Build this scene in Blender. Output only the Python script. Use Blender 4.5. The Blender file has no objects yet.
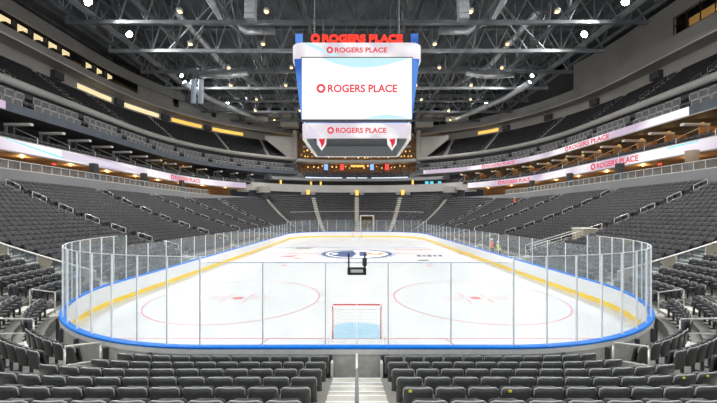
import bpy, bmesh, math, random
import numpy as np
from mathutils import Vector, Matrix
random.seed(7)
PI = math.pi
C = bpy.context.scene.collection

# ------------------------------------------------------------------ camera numbers
CAM_Y, CAM_Z, FPX = -9.2, 4.72, 330.0

# ------------------------------------------------------------------ materials
def mat(name, col, rough=0.6, metal=0.0, var=0.12, scale=6.0, emit=None, estr=0.0, spec=0.5):
    m = bpy.data.materials.new(name); m.use_nodes = True
    nt = m.node_tree; b = nt.nodes['Principled BSDF']
    b.inputs['Roughness'].default_value = rough
    b.inputs['Metallic'].default_value = metal
    b.inputs['Specular IOR Level'].default_value = spec
    tc = nt.nodes.new('ShaderNodeTexCoord'); nz = nt.nodes.new('ShaderNodeTexNoise')
    nz.inputs['Scale'].default_value = scale; nz.inputs['Detail'].default_value = 3
    rp = nt.nodes.new('ShaderNodeValToRGB')
    lo = tuple(max(0, c*(1-var)) for c in col[:3]); hi = tuple(min(1, c*(1+var)) for c in col[:3])
    rp.color_ramp.elements[0].position = 0.3; rp.color_ramp.elements[1].position = 0.7
    rp.color_ramp.elements[0].color = (*lo, 1); rp.color_ramp.elements[1].color = (*hi, 1)
    nt.links.new(tc.outputs['Object'], nz.inputs['Vector'])
    nt.links.new(nz.outputs['Fac'], rp.inputs['Fac'])
    nt.links.new(rp.outputs['Color'], b.inputs['Base Color'])
    if emit:
        b.inputs['Emission Color'].default_value = (*emit, 1)
        b.inputs['Emission Strength'].default_value = estr
    return m

def led_mat(name, a, c, scale, strength):
    """a lit LED screen: soft blobs of two screen colours"""
    m = bpy.data.materials.new(name); m.use_nodes = True
    nt = m.node_tree; nt.nodes.clear()
    out = nt.nodes.new('ShaderNodeOutputMaterial'); em = nt.nodes.new('ShaderNodeEmission')
    tc = nt.nodes.new('ShaderNodeTexCoord'); nz = nt.nodes.new('ShaderNodeTexNoise')
    nz.inputs['Scale'].default_value = scale; nz.inputs['Detail'].default_value = 1
    rp = nt.nodes.new('ShaderNodeValToRGB')
    rp.color_ramp.elements[0].position = 0.42; rp.color_ramp.elements[1].position = 0.58
    rp.color_ramp.elements[0].color = (*a, 1); rp.color_ramp.elements[1].color = (*c, 1)
    nt.links.new(tc.outputs['Object'], nz.inputs['Vector']); nt.links.new(nz.outputs['Fac'], rp.inputs['Fac'])
    nt.links.new(rp.outputs['Color'], em.inputs['Color']); em.inputs['Strength'].default_value = strength
    nt.links.new(em.outputs[0], out.inputs['Surface'])
    return m

def glass_mat(name, tint, gloss, haze):
    m = bpy.data.materials.new(name); m.use_nodes = True
    nt = m.node_tree; nt.nodes.clear()
    out = nt.nodes.new('ShaderNodeOutputMaterial')
    tr = nt.nodes.new('ShaderNodeBsdfTransparent'); tr.inputs['Color'].default_value = (*tint, 1)
    gl = nt.nodes.new('ShaderNodeBsdfGlossy'); gl.inputs['Roughness'].default_value = 0.06
    df = nt.nodes.new('ShaderNodeBsdfDiffuse'); df.inputs['Color'].default_value = (.75, .82, .86, 1)
    tc = nt.nodes.new('ShaderNodeTexCoord'); nz = nt.nodes.new('ShaderNodeTexNoise'); nz.inputs['Scale'].default_value = 1.3
    mul = nt.nodes.new('ShaderNodeMath'); mul.operation = 'MULTIPLY'; mul.inputs[1].default_value = haze*2
    m1 = nt.nodes.new('ShaderNodeMixShader'); m2 = nt.nodes.new('ShaderNodeMixShader')
    lf = nt.nodes.new('ShaderNodeLayerWeight'); lf.inputs['Blend'].default_value = .5
    lp = nt.nodes.new('ShaderNodeMath'); lp.operation = 'POWER'; lp.inputs[1].default_value = 3.0
    lw = nt.nodes.new('ShaderNodeMath'); lw.operation = 'MULTIPLY_ADD'; lw.inputs[1].default_value = gloss; lw.inputs[2].default_value = .015
    nt.links.new(lf.outputs['Facing'], lp.inputs[0]); nt.links.new(lp.outputs[0], lw.inputs[0])
    nt.links.new(tc.outputs['Object'], nz.inputs['Vector']); nt.links.new(nz.outputs['Fac'], mul.inputs[0])
    nt.links.new(mul.outputs[0], m1.inputs[0]); nt.links.new(tr.outputs[0], m1.inputs[1]); nt.links.new(df.outputs[0], m1.inputs[2])
    nt.links.new(lw.outputs[0], m2.inputs[0]); nt.links.new(m1.outputs[0], m2.inputs[1]); nt.links.new(gl.outputs[0], m2.inputs[2])
    nt.links.new(m2.outputs[0], out.inputs['Surface'])
    return m

M = {}
M['ice'] = mat('ice', (.70, .715, .725), .22, var=.03, scale=.6)
M['red_line'] = mat('red_line', (.62, .16, .19), .4, var=.05)
M['blue_line'] = mat('blue_line', (.10, .18, .55), .4, var=.05)
M['crease'] = mat('crease_blue', (.33, .56, .70), .3, var=.05)
M['navy'] = mat('navy_paint', (.06, .10, .22), .4, var=.08)
M['orange_paint'] = mat('orange_paint', (.85, .25, .12), .4, var=.08)
M['olive_paint'] = mat('olive_paint', (.18, .16, .07), .4, var=.08)
M['white_paint'] = mat('white_paint', (.86, .86, .86), .45, var=.03)
M['board'] = mat('white_board', (.76, .77, .78), .35, var=.03)
M['kick'] = mat('yellow_kick', (.95, .64, .03), .4, var=.05)
M['cap'] = mat('blue_cap', (.0, .19, .74), .45, var=.06, spec=.25)
M['board_out'] = mat('grey_board_fascia', (.70, .71, .69), .5, var=.06)
M['board_rec'] = mat('grey_board_recess', (.46, .46, .43), .6, var=.12)
M['black'] = mat('black_metal', (.02, .02, .022), .5, var=.2)
M['dark'] = mat('dark_grey', (.045, .048, .055), .7, var=.2, scale=2)
M['glass'] = glass_mat('rink_glass', (.96, .98, .985), .25, .05)
M['glass_dim'] = glass_mat('balcony_glass', (.80, .84, .86), .3, .10)
M['post'] = mat('aluminium_post', (.80, .82, .85), .45, .0, var=.06)
M['steel'] = mat('brushed_rail', (.58, .58, .55), .35, .3, var=.06)
M['rail_white'] = mat('pale_rail', (.72, .71, .66), .4, var=.05)
M['seat_shell'] = mat('charcoal_seat_shell', (.054, .058, .056), .36, var=.15, scale=14)
M['seat_pad'] = mat('charcoal_seat_pad', (.060, .061, .066), .75, var=.15, scale=30)
M['seat_highlight'] = mat('seat_edge_highlight', (.36, .37, .37), .35, var=.1)
M['seat_under'] = mat('black_seat_pan', (.022, .022, .026), .5, var=.2, scale=3)
M['arm'] = mat('grey_armrest', (.16, .165, .17), .45, var=.1)
M['seat_far'] = mat('charcoal_seat_block', (.046, .048, .055), .55, var=.25, scale=3)
M['seat_club'] = mat('grey_club_chair', (.085, .09, .10), .6, var=.25, scale=3)
M['yellow_tag'] = mat('yellow_tag', (.80, .72, .05), .5)
M['concrete'] = mat('terrace_concrete', (.25, .245, .225), .75, var=.22, scale=.9)
M['stair'] = mat('stair_concrete', (.56, .55, .49), .75, var=.22, scale=2.2)
M['beige'] = mat('beige_panel', (.46, .42, .32), .6, var=.1, scale=.7)
M['wall_grey'] = mat('grey_wall', (.28, .285, .295), .7, var=.08, scale=.4)
M['wall_lt'] = mat('light_grey_wall', (.36, .355, .335), .7, var=.08, scale=.3)
M['wall_taupe'] = mat('taupe_fascia', (.34, .325, .30), .7, var=.08, scale=.3)
M['wall_dk'] = mat('dark_wall', (.05, .052, .058), .8, var=.25, scale=.5)
M['wall_blue'] = mat('slate_fascia', (.07, .085, .11), .6, var=.15, scale=.6)
M['fascia'] = mat('pale_fascia', (.46, .455, .44), .7, var=.06, scale=.3)
M['brown'] = mat('brown_soffit', (.30, .17, .07), .6, var=.2, scale=.5)
M['wood_col'] = mat('brown_column', (.24, .18, .12), .6)
M['bar_wood'] = mat('dark_bar_wood', (.16, .085, .035), .6, var=.6, scale=1.6)
M['wood'] = mat('wood_panel', (.42, .20, .06), .5, var=.25, scale=2)
M['roof'] = mat('roof_deck', (.145, .16, .17), .8, var=.3, scale=.25)
M['truss'] = mat('truss_steel', (.15, .165, .175), .5, .2, var=.3, scale=.5)
M['truss_lt'] = mat('pale_truss_steel', (.30, .32, .335), .5, .2, var=.25, scale=.5)
M['duct'] = mat('silver_duct', (.48, .51, .53), .35, .5, var=.2, scale=1.5)
M['speaker'] = mat('grey_speaker', (.22, .23, .24), .7, var=.25, scale=6)
M['net'] = mat('white_netting', (.85, .85, .85), .8, var=.03)
M['goal_red'] = mat('goal_red', (.70, .06, .06), .35, var=.05)
M['led_white'] = led_mat('led_ribbon', (.62, .50, .64), (1, .97, 1), .10, 1.05)
M['led_screen'] = mat('led_screen', (.02, .02, .02), .5, emit=(1, 1, 1), estr=1.15, var=.01)
M['led_pink'] = led_mat('led_band', (.78, .70, .78), (1, .98, 1), .35, 1.0)
M['led_cyan'] = mat('led_cyan', (.02, .02, .02), .5, emit=(.55, .88, .95), estr=1.0)
M['led_aqua'] = mat('led_aqua', (.1, .3, .4), .5, emit=(.05, .65, .85), estr=1.0)
M['led_lilac'] = mat('led_lilac', (.02, .02, .02), .5, emit=(.74, .68, .80), estr=1.0)
M['led_blue'] = led_mat('led_blue', (.05, .14, .52), (.12, .30, .80), .3, 1.0)
M['led_red'] = mat('led_red', (.02, .02, .02), .5, emit=(.80, .02, .04), estr=1.0)
M['sign_red'] = mat('sign_red', (.02, .02, .02), .5, emit=(1, .03, .01), estr=1.3)
M['screen_grey'] = mat('dim_screen', (.14, .15, .15), .4, emit=(.10, .11, .11), estr=.6)
M['glow_warm'] = mat('warm_lamp', (.8, .5, .2), .5, emit=(1, .52, .13), estr=1.7)
M['glow_amber'] = mat('amber_window', (.6, .4, .1), .5, emit=(1, .58, .10), estr=.95)
M['glow_wood'] = mat('lit_wood_interior', (.40, .24, .09), .6, var=.35, scale=.35, emit=(.36, .20, .06), estr=.5)
M['glow_cream'] = mat('cream_window', (.6, .55, .4), .5, emit=(1, .80, .42), estr=.85)
M['glow_white'] = mat('flood_lens', (1, 1, 1), .5, emit=(1, 1, .96), estr=40)
M['glow_red'] = mat('red_sign', (.5, .02, .02), .5, emit=(1, .06, .05), estr=1.2)
M['glow_blue'] = mat('blue_sign', (.1, .2, .6), .5, emit=(.20, .42, 1), estr=1.2)
M['glow_teal'] = mat('teal_screen', (.1, .4, .5), .5, emit=(.12, .62, .78), estr=1.0)
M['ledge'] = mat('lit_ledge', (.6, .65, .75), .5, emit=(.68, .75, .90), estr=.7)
M['banner'] = mat('pale_banner', (.55, .62, .72), .8, var=.06)
M['hivis_o'] = mat('orange_vest', (.95, .20, .03), .7)
M['hivis_y'] = mat('yellow_vest', (.75, .80, .05), .7)
M['skin'] = mat('skin', (.55, .33, .23), .6)
M['cloth'] = mat('dark_workwear', (.03, .035, .05), .8)
M['helmet'] = mat('white_helmet', (.80, .80, .78), .35)

# ------------------------------------------------------------------ mesh builder
class MB:
    def __init__(self): self.v = []; self.f = []; self.m = []
    def add(self, vs, fs, mi=0):
        n = len(self.v); self.v += [tuple(p) for p in vs]
        for f in fs: self.f.append(tuple(i+n for i in f)); self.m.append(mi)
        return self
    def obox(self, o, ax, ay, az, mi=0):
        o, ax, ay, az = Vector(o), Vector(ax), Vector(ay), Vector(az)
        vs = [o+ax*i+ay*j+az*k for k in (0, 1) for j in (0, 1) for i in (0, 1)]
        return self.add(vs, [(0, 2, 3, 1), (4, 5, 7, 6), (0, 1, 5, 4), (2, 6, 7, 3), (0, 4, 6, 2), (1, 3, 7, 5)], mi)
    def box(self, c, s, rz=0.0, mi=0):
        c = Vector(c); a = Vector((math.cos(rz), math.sin(rz), 0))*s[0]; b = Vector((-math.sin(rz), math.cos(rz), 0))*s[1]; z = Vector((0, 0, s[2]))
        return self.obox(c-a/2-b/2-z/2, a, b, z, mi)
    def bbox(self, c, s, bev, rz=0.0, mi=0):
        """box with chamfered edges"""
        bm = bmesh.new(); bmesh.ops.create_cube(bm, size=1)
        for v in bm.verts: v.co = Vector((v.co.x*s[0], v.co.y*s[1], v.co.z*s[2]))
        bmesh.ops.bevel(bm, geom=bm.edges[:], offset=bev, segments=2, affect='EDGES', profile=.5)
        R = Matrix.Rotation(rz, 3, 'Z'); c = Vector(c); bm.verts.index_update()
        self.add([R @ v.co + c for v in bm.verts], [[v.index for v in f.verts] for f in bm.faces], mi); bm.free(); return self
    def tube(self, pts, r, n=8, mi=0, closed=False):
        pts = [Vector(p) for p in pts]; rings = []; N = len(pts)
        prev = None
        for i, p in enumerate(pts):
            if closed: t = pts[(i+1) % N]-pts[i-1]
            else: t = pts[min(i+1, N-1)]-pts[max(i-1, 0)]
            t.normalize()
            up = Vector((0, 0, 1)) if abs(t.z) < .95 else Vector((0, 1, 0))
            if prev is not None and abs(prev.dot(t)) < .9: up = prev
            a = t.cross(up).normalized(); b = a.cross(t).normalized(); prev = b
            rr = r[i] if isinstance(r, (list, tuple)) else r
            rings.append([p+a*rr*math.cos(2*PI*k/n)+b*rr*math.sin(2*PI*k/n) for k in range(n)])
        vs = [q for ring in rings for q in ring]; fs = []
        for i in range(N if closed else N-1):
            j = (i+1) % N
            for k in range(n): fs.append((i*n+k, i*n+(k+1) % n, j*n+(k+1) % n, j*n+k))
        if not closed: fs += [tuple(range(n))[::-1], tuple((N-1)*n+k for k in range(n))]
        return self.add(vs, fs, mi)
    def lathe(self, prof, c, n=14, mi=0):
        vs = []; fs = []; c = Vector(c)
        for r, z in prof:
            for k in range(n): vs.append(c+Vector((r*math.cos(2*PI*k/n), r*math.sin(2*PI*k/n), z)))
        for i in range(len(prof)-1):
            for k in range(n): fs.append((i*n+k, i*n+(k+1) % n, (i+1)*n+(k+1) % n, (i+1)*n+k))
        fs += [tuple(range(n))[::-1], tuple((len(prof)-1)*n+k for k in range(n))]
        return self.add(vs, fs, mi)
    def ball(self, c, r, n=10, mi=0, s=(1, 1, 1)):
        prof = [(max(1e-3, math.sin(PI*i/8))*r*s[0], -math.cos(PI*i/8)*r*s[2]) for i in range(9)]
        return self.lathe(prof, c, n, mi)
    def prism(self, poly, d, mi=0):
        """poly: 3-D points in a plane, extruded by vector d"""
        n = len(poly); d = Vector(d); a = [Vector(p) for p in poly]
        return self.add(a+[p+d for p in a], [tuple(range(n))[::-1], tuple(range(n, 2*n))]+[(i, (i+1) % n, n+(i+1) % n, n+i) for i in range(n)], mi)
    def build(self, name, mats, parent=None, smooth=False):
        me = bpy.data.meshes.new(name)
        v = self.v
        if parent is not None:
            L = parent.matrix_basis.translation
            p = parent
            tot = Vector((0, 0, 0))
            while p is not None: tot += p.matrix_basis.translation; p = p.parent
            v = [(x-tot.x, y-tot.y, z-tot.z) for x, y, z in v]
        me.from_pydata(v, [], self.f)
        if not isinstance(mats, (list, tuple)): mats = [mats]
        for m in mats: me.materials.append(m)
        if len(mats) > 1: me.polygons.foreach_set('material_index', self.m)
        bm = bmesh.new(); bm.from_mesh(me); bmesh.ops.recalc_face_normals(bm, faces=bm.faces[:]); bm.to_mesh(me); bm.free()
        if smooth: me.polygons.foreach_set('use_smooth', [True]*len(me.polygons))
        me.update()
        o = bpy.data.objects.new(name, me); C.objects.link(o)
        if parent is not None: o.parent = parent
        return o

def tag(o, label=None, cat=None, group=None, kind=None):
    if label: o['label'] = label
    if cat: o['category'] = cat
    if group: o['group'] = group
    if kind: o['kind'] = kind
    return o
def thing(name, label, cat, loc=(0, 0, 0), group=None, rz=0.0):
    o = bpy.data.objects.new(name, None); C.objects.link(o); o.location = loc; o.rotation_euler = (0, 0, rz)
    return tag(o, label, cat, group)
def struct(name, mb, mats, smooth=False):
    return tag(mb.build(name, mats, None, smooth), kind='structure')

ORD = 'first second third fourth fifth sixth seventh eighth ninth tenth eleventh twelfth thirteenth fourteenth fifteenth sixteenth seventeenth eighteenth nineteenth twentieth'.split()
def ordn(n):
    if n <= 20: return ORD[n-1]
    return {2: 'twenty', 3: 'thirty', 4: 'forty', 5: 'fifty', 6: 'sixty', 7: 'seventy'}[n//10]+'-'+ORD[n % 10-1] if n % 10 else {3: 'thirtieth', 4: 'fortieth', 5: 'fiftieth', 6: 'sixtieth'}[n//10]
SIDE = {-1: 'left', 1: 'right'}

# ------------------------------------------------------------------ plan of the bowl: offsets of the rink outline
RX, RL, RR = 12.95, 60.96, 8.75
SX = RX-RR; Y1, Y2 = RR, RL-RR
def pos(s, T, o):
    """point at offset o outside the rink outline; s = -1 left, +1 right; T 0 near middle .. 5 far middle -> (x, y, nx, ny)"""
    T = max(0., min(5., T))
    if T <= 1: x, y, nx, ny = SX*T, -o, 0, -1
    elif T <= 2:
        a = (T-1)*PI/2; nx, ny = math.sin(a), -math.cos(a); x, y = SX+(RR+o)*nx, Y1+(RR+o)*ny
    elif T <= 3: x, y, nx, ny = RX+o, Y1+(Y2-Y1)*(T-2), 1, 0
    elif T <= 4:
        a = (T-3)*PI/2; nx, ny = math.cos(a), math.sin(a); x, y = SX+(RR+o)*nx, Y2+(RR+o)*ny
    else: x, y, nx, ny = SX*(5-T), RL+o, 0, 1
    return s*x, y, s*nx, ny
def seglen(o): return [SX, (RR+o)*PI/2, Y2-Y1, (RR+o)*PI/2, SX]
def T2s(T, o):
    L = seglen(o); i = min(4, int(T)); return sum(L[:i])+L[i]*(T-i)
def s2T(q, o):
    L = seglen(o); i = 0
    while i < 4 and q > L[i]: q -= L[i]; i += 1
    return i+q/L[i]
def Tlist(a, b, n=14):
    t = [a, b]
    for c in (1, 2, 3, 4):
        if a < c < b: t.append(float(c))
    for c0 in (1, 3):
        for i in range(1, n):
            x = c0+i/n
            if a < x < b: t.append(x)
    return sorted(set(round(x, 5) for x in t))
def loopS(a, b):
    """list of (s, T) from T=a on the left round the far end to T=b on the right"""
    return [(-1, t) for t in Tlist(a, 5)]+[(1, t) for t in reversed(Tlist(b, 5))][1:]
def sweep(mb, sec, path, mi=0, closed=False):
    """sweep a closed (o, z) polygon along a list of (s, T)"""
    n = len(sec); vs = []; fs = []; N = len(path)
    for s, T in path:
        for o, z in sec:
            x, y, *_ = pos(s, T, o); vs.append((x, y, z))
    for i in range(N if closed else N-1):
        j = (i+1) % N
        for k in range(n): fs.append((i*n+k, i*n+(k+1) % n, j*n+(k+1) % n, j*n+k))
    if not closed: fs += [tuple(range(n))[::-1], tuple((N-1)*n+k for k in range(n))]
    mb.add(vs, fs, mi); return mb
def P(s, a, b): return [(s, t) for t in Tlist(a, b)]
def rect(o0, o1, z0, z1): return [(o0, z0), (o1, z0), (o1, z1), (o0, z1)]
def TY(y): return 2+(y-Y1)/(Y2-Y1)

RINK = [(1, t) for t in Tlist(0, 5, 24)]+[(-1, t) for t in reversed(Tlist(0, 5, 24))][1:-1]

# ------------------------------------------------------------------ lettering
def text_data(s, bold=0.0):
    cu = bpy.data.curves.new('lettering', 'FONT'); cu.body = s; cu.size = 1; cu.offset = bold; cu.resolution_u = 4
    ob = bpy.data.objects.new('lettering', cu); C.objects.link(ob)
    bpy.context.view_layer.update()
    me = bpy.data.meshes.new_from_object(ob.evaluated_get(bpy.context.evaluated_depsgraph_get()))
    vs = [tuple(v.co) for v in me.vertices]; fs = [tuple(p.vertices) for p in me.polygons]
    bpy.data.objects.remove(ob); bpy.data.meshes.remove(me); bpy.data.curves.remove(cu)
    x0 = min(v[0] for v in vs); x1 = max(v[0] for v in vs); y0 = min(v[1] for v in vs); y1 = max(v[1] for v in vs)
    return [((v[0]-x0)/(x1-x0), (v[1]-y0)/(y1-y0)) for v in vs], fs
TXT, TXF = text_data('ROGERS PLACE', .028)
TXTB, TXFB = text_data('ROGERS PLACE', .05)
def ring_data():
    vs = []; fs = []; n = 24
    for i in range(n):
        a = 2*PI*i/n+.3
        vs.append((.5+.5*math.cos(a), .5+.5*math.sin(a)))
        r = .30+.035*abs(math.cos(2*(a-PI/4)))-.02
        r = .27/max(.72, (abs(math.cos(a))**1.5+abs(math.sin(a))**1.5)**.8)
        vs.append((.5+r*math.cos(a), .5+r*math.sin(a)))
    for i in range(n):
        j = (i+1) % n; fs.append((2*i, 2*j, 2*j+1, 2*i+1))
    return vs, fs
RGV, RGF = ring_data()
def wordmark(mb, fn, L, H, mi=0, bold=False, ring=1.25):
    """ring emblem then words; fn(u, v) maps metres along and up to a 3-D point; centred on u=0, v=0"""
    R = H*ring; tl = L-R*1.25
    mb.add([fn(-L/2+x*R, (y-.5)*R) for x, y in RGV], RGF, mi)
    tv, tf = (TXTB, TXFB) if bold else (TXT, TXF)
    mb.add([fn(-L/2+R*1.25+x*tl, (y-.5)*H) for x, y in tv], tf, mi)

# ================================================================== ICE
mb = MB()
vs = [(x, y, 0) for x, y, *_ in (pos(s, t, 0.0) for s, t in RINK)]
mb.add(vs, [tuple(range(len(vs)))])
ice = struct('floor', mb, M['ice'])
ice['label'] = 'white ice of the hockey rink with painted lines'
lines = MB()
def strip(x0, x1, y0, y1, mi, z=.004): lines.add([(x0, y0, z), (x1, y0, z), (x1, y1, z), (x0, y1, z)], [(0, 1, 2, 3)], mi)
def annulus(cx, cy, r0, r1, mi, z=.004, a0=0., a1=2*PI, n=72, sq=1.0):
    vs = []; fs = []
    for i in range(n+1):
        a = a0+(a1-a0)*i/n
        vs += [(cx+r0*math.cos(a), cy+sq*r0*math.sin(a), z), (cx+r1*math.cos(a), cy+sq*r1*math.sin(a), z)]
    fs = [(2*i, 2*i+1, 2*i+3, 2*i+2) for i in range(n)]
    lines.add(vs, fs, mi)
GL = 3.35
def half_w(y):
    dd = min(y, RL-y); return RX if dd >= RR else SX+math.sqrt(RR*RR-(RR-dd)**2)
for far in (0, 1):
    f = (lambda y: RL-y) if far else (lambda y: y)
    def st(x0, x1, y0, y1, mi, z=.004): strip(x0, x1, min(f(y0), f(y1)), max(f(y0), f(y1)), mi, z)
    w = half_w(GL)-.03
    st(-w, w, GL-.03, GL+.03, 0)
    for s in (-1, 1):
        p0, p1 = (s*3.35, GL), (s*4.27, .02)
        lines.add([(p0[0]-.03, f(p0[1]), .005), (p0[0]+.03, f(p0[1]), .005), (p1[0]+.03, f(p1[1]), .005), (p1[0]-.03, f(p1[1]), .005)], [(0, 1, 2, 3)], 0)
        cx, cy = s*6.71, f(9.45)
        annulus(cx, cy, 4.54, 4.60, 0); annulus(cx, cy, 0.0, .30, 0)
        for sx in (-1, 1):
            for sy in (-1, 1):
                strip(cx+sx*.6-.0 if sx > 0 else cx-1.8, cx+1.8 if sx > 0 else cx-.6, cy+sy*.23-.03, cy+sy*.23+.03, 0)
                strip(cx+sx*.6-.03, cx+sx*.6+.03, cy+sy*.23 if sy > 0 else cy-1.13, cy+1.13 if sy > 0 else cy-.23, 0)
                strip(cx+(4.57 if sx > 0 else -5.17), cx+(5.17 if sx > 0 else -4.57), cy+sy*.85-.03, cy+sy*.85+.03, 0)
        annulus(cx, f(21.3), 0, .30, 0)
    # goal crease
    pts = [(.95, f(GL), .006)]+[(max(-.95, min(.95, 1.83*math.cos(PI*i/24))), f(GL+(1.83*math.sin(PI*i/24) if abs(1.83*math.cos(PI*i/24)) < .95 else 1.50)), .006) for i in range(25)]+[(-.95, f(GL), .006)]
    lines.add(pts, [tuple(range(len(pts)))], 2)
    st(-RX+.02, RX-.02, 22.86, 23.16, 1)
strip(-RX+.02, RX-.02, RL/2-.15, RL/2+.15, 0)
annulus(0, RL/2, 4.52, 4.62, 1, .007)
tag(lines.build('rink_lines', [M['red_line'], M['blue_line'], M['crease']], ice), 'red, blue and pale blue rink lines')
# centre emblem and painted advertisements
lines = MB(); cy = RL/2
annulus(0, cy, 3.75, 4.25, 0, .009); annulus(0, cy, 0, 3.72, 1, .008)
annulus(0, cy, 0, 3.35, 0, .010, PI*.55, PI*1.45, 40); annulus(-2.2, cy, .0, .9, 1, .012, PI*.6, PI*1.4, 20)
lines.add([(.3, cy-2.3, .010), (1.2, cy-2.3, .010), (1.2, cy+2.3, .010), (.3, cy+2.3, .010)], [(0, 1, 2, 3)], 0)
annulus(2.2, cy, .0, 1.15, 2, .010); annulus(2.2, cy, 0, .45, 1, .012)
lines.build('centre_emblem', [M['navy'], M['white_paint'], M['orange_paint']], ice)
lines = MB()
z = .009
lines.add([(-9.2, cy-2.4, z), (-7.2, cy-3.0, z), (-6.7, cy-1.6, z), (-8.0, cy-2.0, z)], [(0, 1, 2, 3)], 0)
strip(-8.6, -6.6, cy+6.0, cy+7.2, 1, z)
strip(-6.8, -6.0, cy-4.4, cy-3.8, 0, z)
for i in range(5): lines.add([(6.8+i*.62, cy-2.6, z), (7.2+i*.62, cy-2.6, z), (7.35+i*.62, cy-1.2-.2*(i % 2), z), (6.95+i*.62, cy-1.4, z)], [(0, 1, 2, 3)], 2 if i % 2 else 3)
for i in range(7): strip(5.2+i*.75, 5.7+i*.75, cy+4.6+.15*(i % 2), cy+5.4, 0, z)
strip(6.3, 7.4, cy-6.0, cy-5.4, 3, z)
lines.build('ice_advertisements', [M['red_line'], M['olive_paint'], M['navy'], M['dark']], ice)

# ================================================================== BOARDS
brd = thing('dasher_boards', 'white rink boards with yellow kick plate and bright blue cap around the ice', 'boards', (0, RL/2, 0))
sweep(MB(), rect(0, .12, .0, 1.03), RINK, closed=True).build('board_panel', M['board'], brd)
sweep(MB(), rect(-.012, .02, .0, .22), RINK, closed=True).build('kick_plate', M['kick'], brd)
sweep(MB(), [(-.03, 1.03), (.17, 1.03), (.17, 1.075), (.14, 1.095), (0, 1.095), (-.03, 1.075)], RINK, closed=True).build('cap_rail', M['cap'], brd)
sweep(MB(), rect(.13, .165, .885, 1.03), RINK, closed=True).build('outer_fascia', M['board_out'], brd)
sweep(MB(), rect(.122, .14, .05, .885), RINK, closed=True).build('outer_panel', M['board_rec'], brd)
for s in (-1, 1):
    for T in [i*.2 for i in range(0, 6)]+[1+i/9 for i in range(1, 9)]+[TY(8.6+i*2.4) for i in range(19)]:
        x, y, nx, ny = pos(s, T+.17 if T < .1 else T, .2)
        MB().bbox((x, y, .44), (.10, .10, .88), .01, math.atan2(ny, nx)).build('support_post', M['dark'], brd)
# ---- glass
gls = thing('rink_glass', 'clear glass panes on slim posts standing along the top of the boards', 'rink glass', (0, RL/2, 1.07))
OG = .07; LT = sum(seglen(OG))
gpos = []
for s in (-1, 1):
    # post spacing: near end 1.73 m with a half pane over the centre line
    q = .865
    while q < LT-.5:
        T = s2T(q, OG); gpos.append((s, q, T)); q += 1.735 if T < .95 else .96 if T < 1.98 else 1.95
ringpts = [(-1, q, T) for s, q, T in reversed([g for g in gpos if g[0] < 0])]+[g for g in gpos if g[0] > 0]
def glass_top(T): return 3.39 if T < 1.0 else 3.55 if T < 2.02 or T > 2.98 else 2.95
N = len(ringpts)
for i in range(N):
    a = ringpts[i]; b = ringpts[(i+1) % N]
    xa, ya, *_ = pos(a[0], a[2], OG); xb, yb, *_ = pos(b[0], b[2], OG)
    A, B = Vector((xa, ya, 1.095)), Vector((xb, yb, 1.095)); d = (B-A); n = Vector((d.y, -d.x, 0)).normalized()*.012
    Tm = (a[2]+b[2])/2 if a[0] == b[0] else a[2]
    h = min(glass_top(a[2]), glass_top(b[2]))-1.095
    if a[0] != b[0] and a[2] < 1: h = 3.39-1.095
    e = d.normalized()*.02
    MB().obox(A+e-n/2, d-2*e, n, (0, 0, h)).build('glass_pane', M['glass'], gls)
    h = glass_top(a[2])-1.095
    mb = MB(); rz = math.atan2(d.y, d.x)
    mb.box((A.x, A.y, 1.095+h/2), (.032, .045, h), rz)
    mb.build('post', M['post'], gls)
# slim trim along the upper edge of the end glass
mb = MB()
for s in (-1, 1):
    pth = P(s, 0, .99); sweep(mb, rect(OG-.012, OG+.012, 3.385, 3.405), pth)
    sweep(mb, rect(OG-.012, OG+.012, 3.545, 3.565), P(s, 1.0, 2.0))
mb.build('edge_strip', M['post'], gls)

# ---- black camera bracket astride the glass behind the goal
br = thing('camera_bracket', 'black bracket clamped astride the top of the glass behind the near goal', 'bracket', (0, -.1, 3.0))
for sx in (-.22, .22): MB().bbox((sx, -.10, 3.40), (.045, .10, .50), .012).build('upright', M['black'], br)
MB().bbox((0, -.10, 3.16), (.52, .14, .20), .02).build('crossbar', M['black'], br)
MB().bbox((0, -.16, 3.17), (.34, .05, .09), .012).build('nameplate', M['board_out'], br)
MB().bbox((.215, -.14, 3.42), (.12, .12, .22), .02).build('camera_head', M['dark'], br)

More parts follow.
